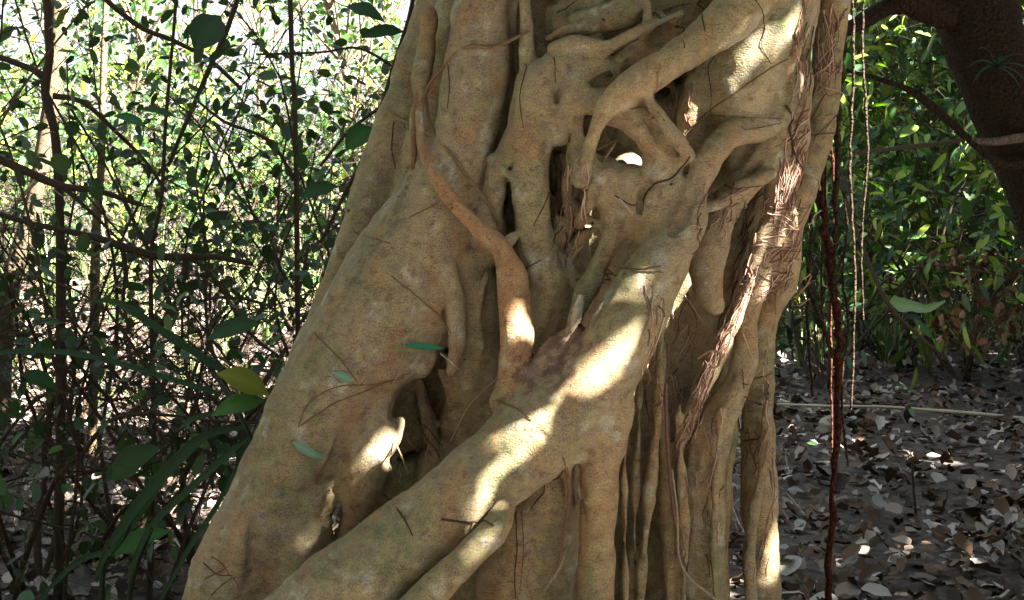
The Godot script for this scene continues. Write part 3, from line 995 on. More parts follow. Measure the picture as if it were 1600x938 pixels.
# ---------------------------------------------------------------- rootlets on the fig
# a thin root that follows the wood under the given pixels
func clinging(q: Array, r: float, lift := 0.75) -> Array:
	var out := []
	for k in range(0, q.size(), 2):
		var p := on_wood(q[k], q[k + 1])
		out.append(Vector4(p.x, p.y, p.z, 0))
	var fine := spline(out, 5)
	for k in fine.size():
		var p := xyz(fine[k])
		# settle onto the bark
		for j in 6:
			var d := sample(p)
			if absf(d) > 0.15: break
			var e := 0.008
			var g := Vector3(sample(p + Vector3(e, 0, 0)) - sample(p - Vector3(e, 0, 0)), sample(p + Vector3(0, e, 0)) - sample(p - Vector3(0, e, 0)), sample(p + Vector3(0, 0, e)) - sample(p - Vector3(0, 0, e)))
			if g.length() < 1e-5: break
			p -= g.normalized() * (d - metres(r, 0.2) * lift) * 0.6
		var t := float(k) / (fine.size() - 1)
		fine[k] = Vector4(p.x, p.y, p.z, metres(r, 0.2) * (1.0 - 0.45 * t) * rng.randf_range(0.85, 1.15))
	return fine
func rootlet(path: Array, col: Color, called := "rootlet") -> void:
	var s := Shape.new()
	tube(s, path, 6, col, 0.2)
	put(s.mesh(), called, M.root_skin, root_at(xyz(path[path.size() / 2])))
func build_rootlets() -> void:
	var dark := Color(0.07, 0.045, 0.03)
	var brown := Color(0.22, 0.13, 0.07)
	var tan := Color(0.36, 0.26, 0.15)
	var vine := Color(0.25, 0.165, 0.09)
	var pale := Color(0.4, 0.32, 0.24)
	for q in [
			[1.3, dark, [1096, 0, 1100, 40, 1108, 100, 1112, 150, 1111, 182]], [1.2, dark, [1064, 40, 1070, 75, 1068, 115]],
			[1.6, brown, [1082, 196, 1110, 172, 1145, 148, 1200, 110, 1238, 84]], [1.2, brown, [1105, 181, 1160, 184, 1222, 186]], [1.2, brown, [1112, 194, 1165, 203, 1222, 192]],
			[3.4, tan, [600, 174, 622, 183, 640, 203]], [3.4, tan, [545, 330, 520, 322]],
			[1.3, brown, [466, 668, 484, 628, 530, 604, 590, 600, 640, 582]], [1.3, brown, [470, 665, 520, 632, 575, 610, 632, 590]],
			[1.4, brown, [612, 432, 655, 466, 690, 498, 705, 520]], [1.8, brown, [945, 442, 975, 428, 1010, 424, 1036, 426]], [1.2, dark, [950, 432, 985, 420, 1032, 416]],
			[2.0, dark, [602, 765, 622, 798, 645, 838]], [1.6, brown, [776, 626, 806, 638, 832, 656]], [2.2, dark, [1006, 336, 1008, 305, 1024, 287, 1050, 278, 1068, 258, 1078, 244]],
			[1.6, tan, [832, 384, 850, 376, 866, 384, 874, 398]], [1.3, dark, [822, 420, 846, 406]], [1.3, dark, [857, 300, 846, 330, 834, 352]], [1.4, dark, [874, 330, 876, 360, 864, 385]],
			[3.0, dark, [1228, 165, 1236, 215, 1244, 245, 1254, 266]], [1.2, dark, [820, 100, 822, 108, 812, 150, 818, 200]], [1.1, dark, [866, 90, 868, 130]],
			[1.3, brown, [490, 520, 530, 560, 560, 600]], [1.2, brown, [320, 905, 350, 890, 385, 872]], [1.2, dark, [318, 880, 345, 900, 392, 892]], [1.2, brown, [330, 930, 360, 905, 395, 900]], [1.1, dark, [330, 870, 350, 885, 372, 915]],
			[2.0, dark, [690, 812, 740, 815, 772, 822]], [1.3, dark, [806, 800, 808, 850, 804, 900, 806, 936]], [1.2, brown, [815, 800, 818, 860, 812, 930]],
			[1.4, dark, [880, 735, 850, 770, 830, 795]], [1.2, brown, [985, 170, 1010, 168, 1030, 178]], [1.4, dark, [960, 305, 985, 320, 996, 318]], [1.1, dark, [1180, 0, 1195, 40, 1190, 70, 1205, 100]],
			[1.3, dark, [870, 20, 890, 8, 920, -10]], [1.2, dark, [1000, 30, 1040, 15, 1080, 5]], [2.4, brown, [875, 60, 920, 52, 990, 38, 1060, 8]], [1.3, dark, [1120, 300, 1150, 296, 1190, 290]], [1.3, brown, [1112, 304, 1140, 300, 1175, 305]],
			[1.5, dark, [1164, 620, 1185, 632, 1210, 624]], [1.5, dark, [1162, 690, 1185, 684, 1212, 660]], [1.3, dark, [1160, 600, 1180, 592, 1208, 580]], [1.6, tan, [1196, 640, 1208, 700, 1210, 760, 1190, 850]],
			[1.2, dark, [700, 100, 702, 140, 699, 170]], [1.2, dark, [615, 190, 612, 230, 618, 268]], [1.3, brown, [552, 360, 580, 372, 610, 380]], [1.2, brown, [640, 340, 680, 320, 700, 300]], [1.2, tan, [520, 420, 545, 436, 580, 455]]]:
		rootlet(clinging(q[2], q[0] * 0.8), q[1])
	# free strands: x, y, radius, z
	for q in [
			[vine, [826, 48, 2.4, .185, 800, 62, 2.8, .18, 770, 74, 3.2, .176, 740, 72, 3.4, .178, 718, 79, 3.2, .16, 695, 103, 3.2, .14, 672, 130, 3, .12, 655, 165, 3, .125]],
			[vine, [664, 140, 2.6, .11, 669, 180, 2.8, .12, 680, 210, 3, .145, 706, 242, 3.2, .178, 742, 292, 3.2, .185, 768, 328, 3, .185, 782, 356, 2.6, .17]],
			[vine, [668, 70, 4, .085, 660, 120, 5.5, .105, 650, 165, 6.5, .122, 647, 215, 6, .125, 646, 255, 4.6, .115, 640, 290, 3, .08]],
			[pale, [1050, 735, 2.2, .17, 1058, 800, 2.4, .17, 1061, 870, 2.4, .18, 1078, 905, 2.4, .18, 1110, 930, 2.2, .17, 1140, 960, 2, .16]],
			[Color(0.2, 0.12, 0.085), [848, 655, 2, .35, 862, 678, 3, .355, 876, 708, 3.6, .35, 886, 742, 3.4, .33, 889, 790, 2.6, .31, 881, 830, 2.6, .30, 876, 866, 2, .30, 868, 888, 1.4, .30]],
			[pale, [884, 860, 2, .28, 876, 885, 3.4, .28, 860, 910, 2.6, .28, 850, 925, 1, .28]],
			[Color(0.22, 0.12, 0.1), [1040, 600, 3, .16, 1042, 680, 3, .17, 1048, 760, 3, .17, 1056, 820, 3, .17]],
			[pale, [1254, 266, 2.2, .08, 1266, 272, 2.2, .08, 1278, 280, 2, .07, 1282, 298, 1.6, .07]], [pale, [688, 552, 1.6, .19, 704, 566, 1.6, .2, 720, 580, 1.2, .2]],
			[tan, [782, 588, 1.6, .2, 752, 615, 1.6, .2, 730, 640, 1.6, .2, 705, 690, 1.6, .19]], [tan, [612, 700, 1.4, .22, 600, 720, 1.4, .23, 575, 745, 1.4, .22, 560, 775, 1.2, .2]], [tan, [616, 690, 1.6, .18, 628, 715, 1.6, .18, 638, 740, 1.6, .18]],
			[tan, [935, 262, 1.6, .2, 945, 248, 2, .22, 956, 232, 2, .23, 962, 222, 1.5, .22]], [tan, [932, 235, 1.6, .2, 945, 228, 2, .2, 965, 216, 1.5, .18]], [Color(0.5, 0.5, 0.45), [968, 310, 1.8, .25, 978, 322, 1.8, .25, 990, 334, 1.4, .25]], [tan, [890, 408, 3, .17, 900, 395, 3, .18, 912, 384, 2, .18]],
			[Color(0.48, 0.44, 0.36), [908, 462, 6, .262, 904, 482, 9, .268, 899, 502, 8, .27, 893, 517, 2, .27]],
			[tan, [1090, 560, 2, .17, 1112, 548, 2, .18, 1126, 556, 2, .18, 1122, 572, 2, .17, 1108, 576, 2, .17]]]:
		var strand := spline(traced(q[1]), 6)
		for k in strand.size(): strand[k].w *= rng.randf_range(0.82, 1.12)
		rootlet(strand, q[0])
	# matted fibres: centre line x, y -> x, y, half width, count, z lift, tilt
	var mats := [[1285, 90, 1262, 225, 32, 130, 0.9], [1240, 320, 1222, 470, 34, 150, 0.8], [1245, 240, 1225, 330, 18, 80, 0.2], [1050, 450, 1040, 660, 40, 90, 0.4], [1175, 420, 1065, 700, 16, 130, 0.15], [1120, 290, 1110, 400, 28, 60, 0.7], [1300, 20, 1290, 120, 22, 60, 0.3], [640, 600, 670, 740, 46, 26, 0.5], [900, 260, 890, 420, 20, 36, 0.2], [1050, 120, 1060, 190, 26, 34, 0.5], [1190, 300, 1150, 460, 16, 50, 0.3], [1262, 0, 1250, 130, 14, 40, 0.15], [1185, 520, 1190, 900, 24, 40, 0.25], [1100, 640, 1096, 900, 30, 36, 0.2]]
	for m in mats:
		var s := Shape.new()
		for k in m[5]:
			var t := rng.randf()
			var cx: float = lerpf(m[0], m[2], t) + rng.randf_range(-1, 1) * m[4]
			var cy: float = lerpf(m[1], m[3], t) + rng.randf_range(-8, 8)
			var along := Vector2(m[2] - m[0], m[3] - m[1]).normalized()
			var dir := along.rotated(rng.randf_range(-1.4, 1.4) * m[6] + (0.9 if m[6] > 0.6 else 0.0))
			var len := rng.randf_range(18, 64)
			var q := []
			for j in 4:
				var f := j / 3.0 - 0.5
				q.append_array([cx + dir.x * len * f + rng.randf_range(-3, 3), cy + dir.y * len * f + rng.randf_range(-3, 3)])
			var zs := []
			for j in range(0, 8, 2): zs.append(on_wood(q[j], q[j + 1]).z)
			if zs.max() - zs.min() > 0.05: continue
			var path := clinging(q, rng.randf_range(0.6, 1.5), rng.randf_range(0.2, 2.2))
			tube(s, path, 4, [Color(0.2, 0.11, 0.09), Color(0.33, 0.2, 0.15), Color(0.1, 0.06, 0.045), Color(0.42, 0.31, 0.24)][rng.randi() % 4])
		if s.v.size(): put(s.mesh(), "root_fibres", M.wood, root_at(on_wood((m[0] + m[2]) * 0.5, (m[1] + m[3]) * 0.5))).set_meta("kind", "stuff")

# ---------------------------------------------------------------- forest round the fig
func traced_thing(called: String, label: String, category: String, stems: Array, col: Color, m: Material, group := "") -> Node3D:
	var first := traced(stems[0])
	var root := xyz(first[first.size() - 1])
	var o := base(called, root)
	tag(o, label, category, group)
	for q in stems:
		var s := Shape.new()
		var pts := traced(q)
		for k in pts.size(): pts[k] -= Vector4(root.x, root.y, root.z, 0)
		tube(s, spline(pts, 4), 6, col, 0.2)
		put(s.mesh(), "stem", m, o)
	return o
func build_forest() -> void:
	var wood := Color(0.048, 0.038, 0.03)
	# tangle on the left, near to far: pixel column, z, height, stems, spread
	var near := [[40, -1.3, 2.0, 6, .45], [190, -1.9, 2.3, 7, .5], [330, -1.2, 1.9, 5, .4], [470, -2.4, 2.5, 7, .5], [-60, -2.6, 2.4, 6, .5], [560, -3.2, 2.6, 4, .5], [270, -3.6, 2.6, 4, .6], [620, -1.6, 2.2, 4, .4], [-20, -1.0, 1.9, 4, .5], [100, -4.4, 2.8, 4, .6], [420, -4.8, 2.8, 4, .6]]
	var where := ["in front of the left edge of the clearing", "left of the arching strap leaves", "rising just left of the fig's buttress", "behind the fig's left stem", "at the far left edge of the picture", "closest behind the fig's upper left side", "standing in the sunlit clearing", "tight against the fig's left back stem", "in front of all others at left edge", "at the back of the clearing, far left", "at the back of the clearing, nearer the fig"]
	for k in near.size():
		var q: Array = near[k]
		var p := at(q[0], 469, q[1])
		shrub("tangled_shrub", "bare tangled shrub of thin dark twigs " + where[k], "shrub", "bare tangled shrubs left of the fig", ground_at(p.x, p.z), q[2], q[3], q[4], 0.0085, 1, 0.17, 0.045, DARKS + DARKS + [Color(0.07, 0.11, 0.03)], wood, 0.3)
	# finer brush in the shade close to the fig
	var brush := [[70, -.7], [210, -.9], [300, -1.4], [420, -.8], [530, -1.3], [120, -1.6]]
	var stand := ["at the left edge, nearest of all", "behind the arching strap blades", "between the two saplings", "left of the fig's buttress", "under the drooping leaves beside the fig", "behind the leaning sapling"]
	for k in brush.size():
		var p := at(brush[k][0], 469, brush[k][1])
		shrub("twiggy_shrub", "dense twiggy shrub of hair-thin dark twigs " + stand[k], "shrub", "twiggy shrubs left of the fig", ground_at(p.x, p.z), 2.0, [1, 1, 2, 2, 2, 2][k], 0.35, 0.007, 2, 0.03, 0.04, DARKS, wood, 0.3)
	# branches one can follow across the left side
	traced_thing("dark_branch", "crooked dark branch running across the left side at mid height", "branch", [
		[392, 412, 4, -.9, 341, 402, 5, -.9, 293, 402, 6, -.9, 239, 399, 6, -.9, 191, 385, 6.5, -.9, 136, 368, 5, -.9, 60, 352, 4, -.9, -20, 330, 4, -.9], [191, 385, 4, -.9, 196, 430, 4, -.9, 192, 470, 3, -.88, 202, 520, 2.5, -.88], [293, 402, 3, -.9, 330, 430, 3, -.9, 390, 520, 3, -.88, 440, 560, 2, -.85]], wood, M.wood)
	traced_thing("dark_sapling", "thin upright dark sapling with drooping twigs left of centre", "sapling", [
		[232, 960, 5, -1, 240, 700, 4.5, -1, 238, 560, 4, -1, 236, 402, 3.6, -1, 252, 307, 3.2, -1, 258, 200, 3, -1, 270, 60, 2.6, -1, 280, -60, 2.4, -1], [293, 395, 2.8, -1, 284, 453, 3, -1, 252, 505, 3, -1, 239, 540, 2.6, -1], [236, 402, 2.4, -1, 200, 330, 2.2, -1, 160, 250, 2, -1, 110, 170, 2, -1]], wood, M.wood)
	traced_thing("dark_sapling", "straight dark sapling rising left of the fig's back stem", "sapling", [
		[470, 960, 5, -1.1, 466, 600, 4.5, -1.1, 463, 288, 4.4, -1.1, 460, 160, 4, -1.1, 456, 96, 4, -1.1, 452, -40, 4, -1.1], [463, 288, 3, -1.1, 420, 220, 3, -1.1, 350, 190, 2.6, -1.1, 300, 150, 2, -1.1]], wood, M.wood)
	traced_thing("dark_sapling", "leaning dark sapling with forked top in upper left corner", "sapling", [
		[90, 960, 8, -1.2, 95, 600, 8, -1.2, 92, 300, 7, -1.2, 83, 198, 7, -1.2, 70, 144, 7, -1.2, 77, 80, 7, -1.2, 70, -40, 6, -1.2], [73, 121, 6, -1.2, 42, 105, 5, -1.2, 0, 90, 5, -1.2, -40, 80, 4, -1.2], [83, 150, 5, -1.2, 130, 160, 4, -1.2, 180, 205, 3.4, -1.2, 225, 250, 3, -1.2, 260, 300, 2.4, -1.2]], wood, M.wood)
	traced_thing("dark_branch", "dark branch slanting down from the top left edge", "branch", [
		[-20, 240, 7, -.8, 48, 271, 7, -.8, 96, 291, 6, -.8, 150, 298, 5, -.8, 220, 320, 4, -.8], [96, 291, 4, -.8, 140, 330, 3, -.8, 190, 380, 2, -.8]], wood, M.wood)
	traced_thing("thin_branch", "thin dark branch hugging the fig's left edge near the top", "branch", [
		[650, -30, 3.4, -.5, 639, 29, 3.6, -.5, 615, 105, 4, -.5, 597, 166, 4, -.5, 578, 224, 3.4, -.5, 540, 300, 3, -.5, 500, 380, 2.4, -.5], [597, 166, 3, -.5, 545, 205, 2.6, -.5, 500, 260, 2.2, -.5], [615, 105, 2.4, -.5, 560, 75, 2.2, -.5, 500, 82, 2, -.5, 400, 85, 2, -.5]], wood, M.wood)
	traced_thing("dark_branch", "long dark branch slanting through the top left foliage", "branch", [
		[150, -20, 4, -1.4, 172, 6, 4.4, -1.4, 224, 45, 4.4, -1.4, 272, 64, 4, -1.4, 330, 96, 3.6, -1.4, 377, 140, 3, -1.4], [377, -20, 4, -1.4, 355, 45, 4, -1.4, 332, 96, 4, -1.4, 300, 169, 3.6, -1.4, 262, 260, 3, -1.4]], wood, M.wood)
	traced_thing("pale_branch", "pale dry branch lit by the sun at left edge", "branch", [
		[-20, 400, 3, -2, 10, 340, 3, -2, 40, 300, 3.4, -2, 70, 270, 3, -2], [0, 330, 3, -2, 70, 355, 3, -2, 130, 366, 2.4, -2]], Color(0.4, 0.34, 0.26), M.wood)
	traced_thing("young_trunk", "slim sunlit young trunk standing in the left clearing", "tree", [
		[142, 740, 7, -3.2, 147, 560, 7.5, -3.2, 149, 380, 7, -3.2, 158, 250, 6, -3.2, 163, 60, 5, -3.2, 172, -100, 5, -3.2]], Color(0.13, 0.095, 0.055), M.wood)
	traced_thing("young_trunk", "thicker brown trunk at the left edge behind the twigs", "tree", [
		[-5, 800, 16, -3.6, 10, 480, 15, -3.6, 50, 330, 14, -3.6, 75, 200, 13, -3.6, 90, 60, 12, -3.6, 95, -100, 12, -3.6]], Color(0.09, 0.068, 0.045), M.wood)
	# strap-leaved plant beside the buttress
	var strap := base("strap_leaf_plant", ground_at(at(250, 700, -0.25).x, -0.3))
	tag(strap, "dark strap-leaved plant with arching blades beside the fig's buttress", "plant")
	for q in [
			[[345, 580, 6.5, -.2, 290, 545, 7.9, -.2, 230, 505, 7.9, -.2, 180, 474, 6.5, -.2, 135, 472, 2.2, -.2]], [[345, 618, 5.0, -.15, 240, 586, 5.8, -.15, 150, 561, 5.8, -.15, 60, 549, 5.8, -.15, -30, 556, 4.3, -.15]],
			[[150, 900, 3.6, -.2, 172, 855, 6.5, -.2, 214, 794, 10.1, -.2, 267, 733, 12.2, -.2, 324, 683, 9.4, -.2, 398, 666, 1.4, -.2]], [[200, 900, 2.9, -.1, 237, 824, 5.8, -.1, 305, 759, 7.2, -.1, 345, 722, 6.5, -.1, 390, 684, 1.4, -.1]],
			[[150, 910, 3.6, -.3, 262, 735, 8.6, -.3, 275, 684, 9.4, -.25, 305, 656, 7.2, -.2, 350, 643, 2.2, -.2]], [[250, 940, 2.9, .0, 300, 850, 4.3, .0, 340, 790, 4.3, .0, 384, 700, 1.4, .0]], [[60, 940, 3.6, -.3, 120, 880, 5.8, -.3, 175, 860, 5.8, -.3, 200, 820, 2.9, -.3]]]:
		var pts := traced(q[0])
		for k in pts.size(): pts[k] -= Vector4(strap.position.x, strap.position.y, strap.position.z, 0)
		put(blade_leaf(spline(pts, 4), 0.5, Color(0.025, 0.05, 0.025)), "leaf", M.dull_leaf, strap)
	for q in [[150, 1150, 5, -.25, 160, 900, 5, -.25, 172, 855, 4, -.2], [230, 1150, 5, -.2, 200, 950, 5, -.15, 237, 824, 4, -.1], [400, 700, 4, -.15, 370, 640, 4, -.15, 345, 600, 4, -.18, 330, 575, 3, -.2]]:
		var s := Shape.new()
		var pts := traced(q)
		for k in pts.size(): pts[k] -= Vector4(strap.position.x, strap.position.y, strap.position.z, 0)
		tube(s, spline(pts, 4), 6, Color(0.03, 0.04, 0.02))
		put(s.mesh(), "stem", M.leaf, strap)
	# single broad leaves that show: x0, y0, x1, y1, half width, z, colour, label
	for q in [
			[408, 505, 322, 532, 16, -.3, Color(0.025, 0.065, 0.025), "broad dark green leaf left of the fig at mid height"], [165, 752, 250, 700, 24, -.35, Color(0.025, 0.058, 0.025), "large dark ragged leaf above the dry litter at lower left"],
			[176, 868, 266, 830, 17, -.2, Color(0.03, 0.085, 0.03), "broad green leaf low at the bottom left"], [420, 618, 338, 584, 21, -.1, Color(0.16, 0.17, 0.03), "yellow-green leaf touching the fig's left edge"],
			[415, 626, 330, 650, 17, -.12, Color(0.05, 0.12, 0.03), "green leaf below the yellow-green leaf at the buttress"], [230, 200, 176, 182, 9, -.6, Color(0.04, 0.13, 0.07), "small bluish green leaf in upper left twigs"],
			[276, 184, 215, 172, 7, -.6, Color(0.04, 0.09, 0.05), "narrow green leaf beside the small bluish leaf"], [582, 200, 540, 236, 20, -.5, Color(0.03, 0.09, 0.02), "drooping green leaf left of the fig's back stem"],
			[528, 292, 468, 312, 14, -.5, Color(0.03, 0.08, 0.03), "dark green leaf hanging below the drooping one"], [632, 50, 564, 60, 13, -.5, Color(0.025, 0.06, 0.025), "broad dark leaf near the fig's top left"],
			[345, 25, 305, 82, 30, -.9, Color(0.025, 0.055, 0.028), "big dark drooping leaf in the top left twigs"], [540, 10, 600, 34, 14, -.6, Color(0.025, 0.06, 0.025), "dark leaf at the top edge beside the fig"], [90, 610, 30, 585, 14, -.5, Color(0.025, 0.06, 0.025), "dark leaf at far left beneath the arching blade"]]:
		var pts := broad(q[0], q[1], q[2], q[3], q[4], q[5], q[5] + 0.03)
		var root := xyz(pts[0])
		for k in pts.size(): pts[k] -= Vector4(root.x, root.y, root.z, 0)
		var lf := base("broad_leaf", root)
		put(blade_leaf(pts, 0.25, q[6], Vector3(0.1, 0.55, 0.8)), "blade", M.leaf, lf)
		var s := Shape.new()
		var back := (xyz(pts[0]) - xyz(pts[3])).normalized()
		tube(s, [Vector4(0, 0, 0, 0.0016), Vector4(back.x * 0.02, back.y * 0.02 + 0.004, back.z * 0.02, 0.0015), Vector4(back.x * 0.045, back.y * 0.045 + 0.015, back.z * 0.045 - 0.01, 0.0014)], 5, Color(0.05, 0.06, 0.03))
		put(s.mesh(), "stalk", M.wood, lf)
		tag(lf, q[7], "leaf")
	# leaves caught on the bark
	for q in [[634, 538, 696, 537, 6, Color(0.025, 0.14, 0.07), "narrow bright green leaf caught over the hollow in the fig"], [696, 545, 728, 562, 8, Color(0.03, 0.17, 0.06), "small green leaf below the narrow bright one"], [458, 690, 506, 716, 7, Color(0.12, 0.22, 0.15), "pale teal leaf stuck to the buttress"], [522, 582, 552, 596, 7, Color(0.14, 0.24, 0.17), "small pale teal scrap of leaf on the upper buttress"]]:
		var a := on_wood(q[0], q[1])
		var b := on_wood(q[2], q[3])
		if q[4] == 6:
			a.z = maxf(a.z, b.z) + 0.01
			b.z = a.z
		var pts := []
		for k in 7:
			var t := k / 6.0
			var p := a.lerp(b, t) - a
			for j in 5:
				var d := sample(p + a)
				if d < 0.004: p.z += 0.004
			pts.append(Vector4(p.x, p.y, p.z + 0.003, metres(q[4], a.z) * [0.15, 0.7, 1.0, 1.0, 0.9, 0.6, 0.1][k]))
		var lf := put(blade_leaf(pts, 0.15, q[5], Vector3(0, 0.5, 0.85)), "fallen_leaf", M.leaf)
		lf.position = a
		tag(lf, q[6], "leaf")
	# tall grass and young shoots in the clearing and along its back
	var clumps := []
	for k in 5: clumps.append(blades_mesh(34, 1.0, 0.007, 0.75))
	for k in 130:
		var left := k < 80
		var z := -4.0 - 13.0 * rng.randf() if left else -5.5 - 7.0 * rng.randf()
		var p := at(rng.randf_range(-60, 640) if left else rng.randf_range(1220, 1660), 469, z)
		var g := put(clumps[k % 5], "grass_tuft", M.grass)
		g.position = ground_at(p.x, p.z)
		g.rotation.y = rng.randf() * TAU
		g.scale = Vector3.ONE * rng.randf_range(0.25, 0.6) * (1.0 if z > -9.0 else 1.7)
		tag(g, "tuft of tall arching grass growing in the clearing left of the fig" if left else "tuft of grass at the foot of the bushes right of the fig", "grass", "grass tufts in the clearing" if left else "grass tufts under the right bushes")
	# leafy bushes behind the clearing on the left
	var side := ["nearest, at the left edge", "nearest, behind the straight sapling", "nearest, left of the thin upright sapling", "nearest to the fig's left edge", "behind the slim sunlit trunk", "left of the fig's back stem, farther off", "middle of the back row", "half hidden by the fig, far back", "farthest, at the left edge", "farthest, left of middle"]
	for k in 10:
		var z := -12.5 - 1.1 * k
		var px: float = [20, 420, 210, 580, 120, 500, 330, 620, 0, 260][k]
		var p := at(px, 469, z)
		shrub("leafy_bush", "leafy sunlit bush behind the clearing, " + side[k] , "bush", "leafy bushes behind the clearing", ground_at(p.x, p.z), 2.6 + 0.15 * k, 6, 0.55, 0.014, 1, 0.36, 0.11, DARKS + DARKS + GREENS + BRIGHTS.slice(0, 3), wood, 0.15)
	# bushes that close the view on the right
	var rows := [[1290, -5.2, 1.9], [1400, -5.8, 2.1], [1510, -5.4, 1.8], [1610, -6.4, 2.3], [1340, -7.0, 2.7], [1460, -7.6, 2.8], [1570, -7.8, 2.9], [1260, -8.4, 3.0], [1400, -9.0, 3.2], [1520, -9.4, 3.3], [1650, -9.2, 3.2]]
	var spots := ["behind the hanging red root", "behind the curled pale leaf", "beside the clump of dead leaves", "at the right edge, front row", "second row, behind the hanging roots", "second row, middle", "second row, below the leaning tree", "back row, next to the fig", "back row, left of middle", "back row, right of middle", "back row at the right edge"]
	for k in rows.size():
		var p := at(rows[k][0], 469, rows[k][1])
		shrub("green_bush", "dense green bush right of the fig, " + spots[k], "bush", "green bushes right of the fig", ground_at(p.x, p.z), rows[k][2], 6, 0.5, 0.011, 1, [0.2, 0.3, 0.25, 0.3, 0.5, 0.45, 0.5, 0.6, 0.7, 0.7, 0.7][k], 0.1, DARKS + GREENS + BRIGHTS.slice(0, 2), wood, 0.35, [4, 4, 0, 4, 4, 1, 4, 0, 4, 4, 1][k])
	# trees farther back
	for k in 9:
		var z := [-24.0, -26.0, -31.0, -25.0, -28.0, -34.0, -37.0, -23.0, -33.0][k] as float
		var p := at([-40, 200, 420, 560, 80, 300, 600, 700, -100][k], 469, z)
		tree("forest_tree", "tall pale green forest tree behind the clearing, %s" % ["leftmost of the front row", "left of the sapling", "middle of the row", "right behind the fig's back stem", "second from the left, farther off", "farthest in the middle", "farthest, behind the fig's edge", "partly hidden behind the fig", "far off at the left edge"][k], "forest trees behind the clearing", ground_at(p.x, p.z), 6.5 + 0.4 * k, 3.6, 0.1, 26, 38, 0.22, DARKS + GREENS + BRIGHTS.slice(0, 2))
	for k in 7:
		var z := [-11.5, -13.0, -12.0, -15.0, -17.0, -16.0, -19.0][k] as float
		var p := at([1280, 1450, 1620, 1360, 1540, 1220, 1680][k], 469, z)
		tree("shade_tree", "dark green forest tree closing the view on the right, %s" % ["nearest to the fig", "middle of the front row", "at the right edge in front", "second row, left", "second row, right", "half hidden behind the fig", "second row at the edge"][k], "shade trees on the right", ground_at(p.x, p.z), 6.0 + 0.3 * k, 2.6, 0.06, 90, 60, 0.2, DARKS + GREENS)
	# unseen trees added round the viewer to keep the low sky off the fig
	var round_ := [[-6.5, 0.5], [-6.2, 3.6], [-4.6, 6.4], [-2.0, 8.0], [1.0, 8.6], [3.6, 9.0], [8.6, -0.6], [8.2, -3.2], [-8.5, -2.6], [-8.0, 6.5]]
	for k in round_.size():
		tree("added_tree", "dense dark tree added out of the picture to block low sky, %s" % ["left of the fig", "left of the viewer", "behind the viewer on the left", "straight behind the viewer, left", "straight behind the viewer, right", "behind the viewer on the right", "right of the fig", "right of the fig, farther back", "left of the clearing", "far behind on the left"][k], "added trees round the viewer", ground_at(round_[k][0], round_[k][1]), 6.0 + 0.2 * k, 2.0, 0.02, 120, 30, 0.3, DARKS + GREENS)
	build_right()
	build_epiphyte()

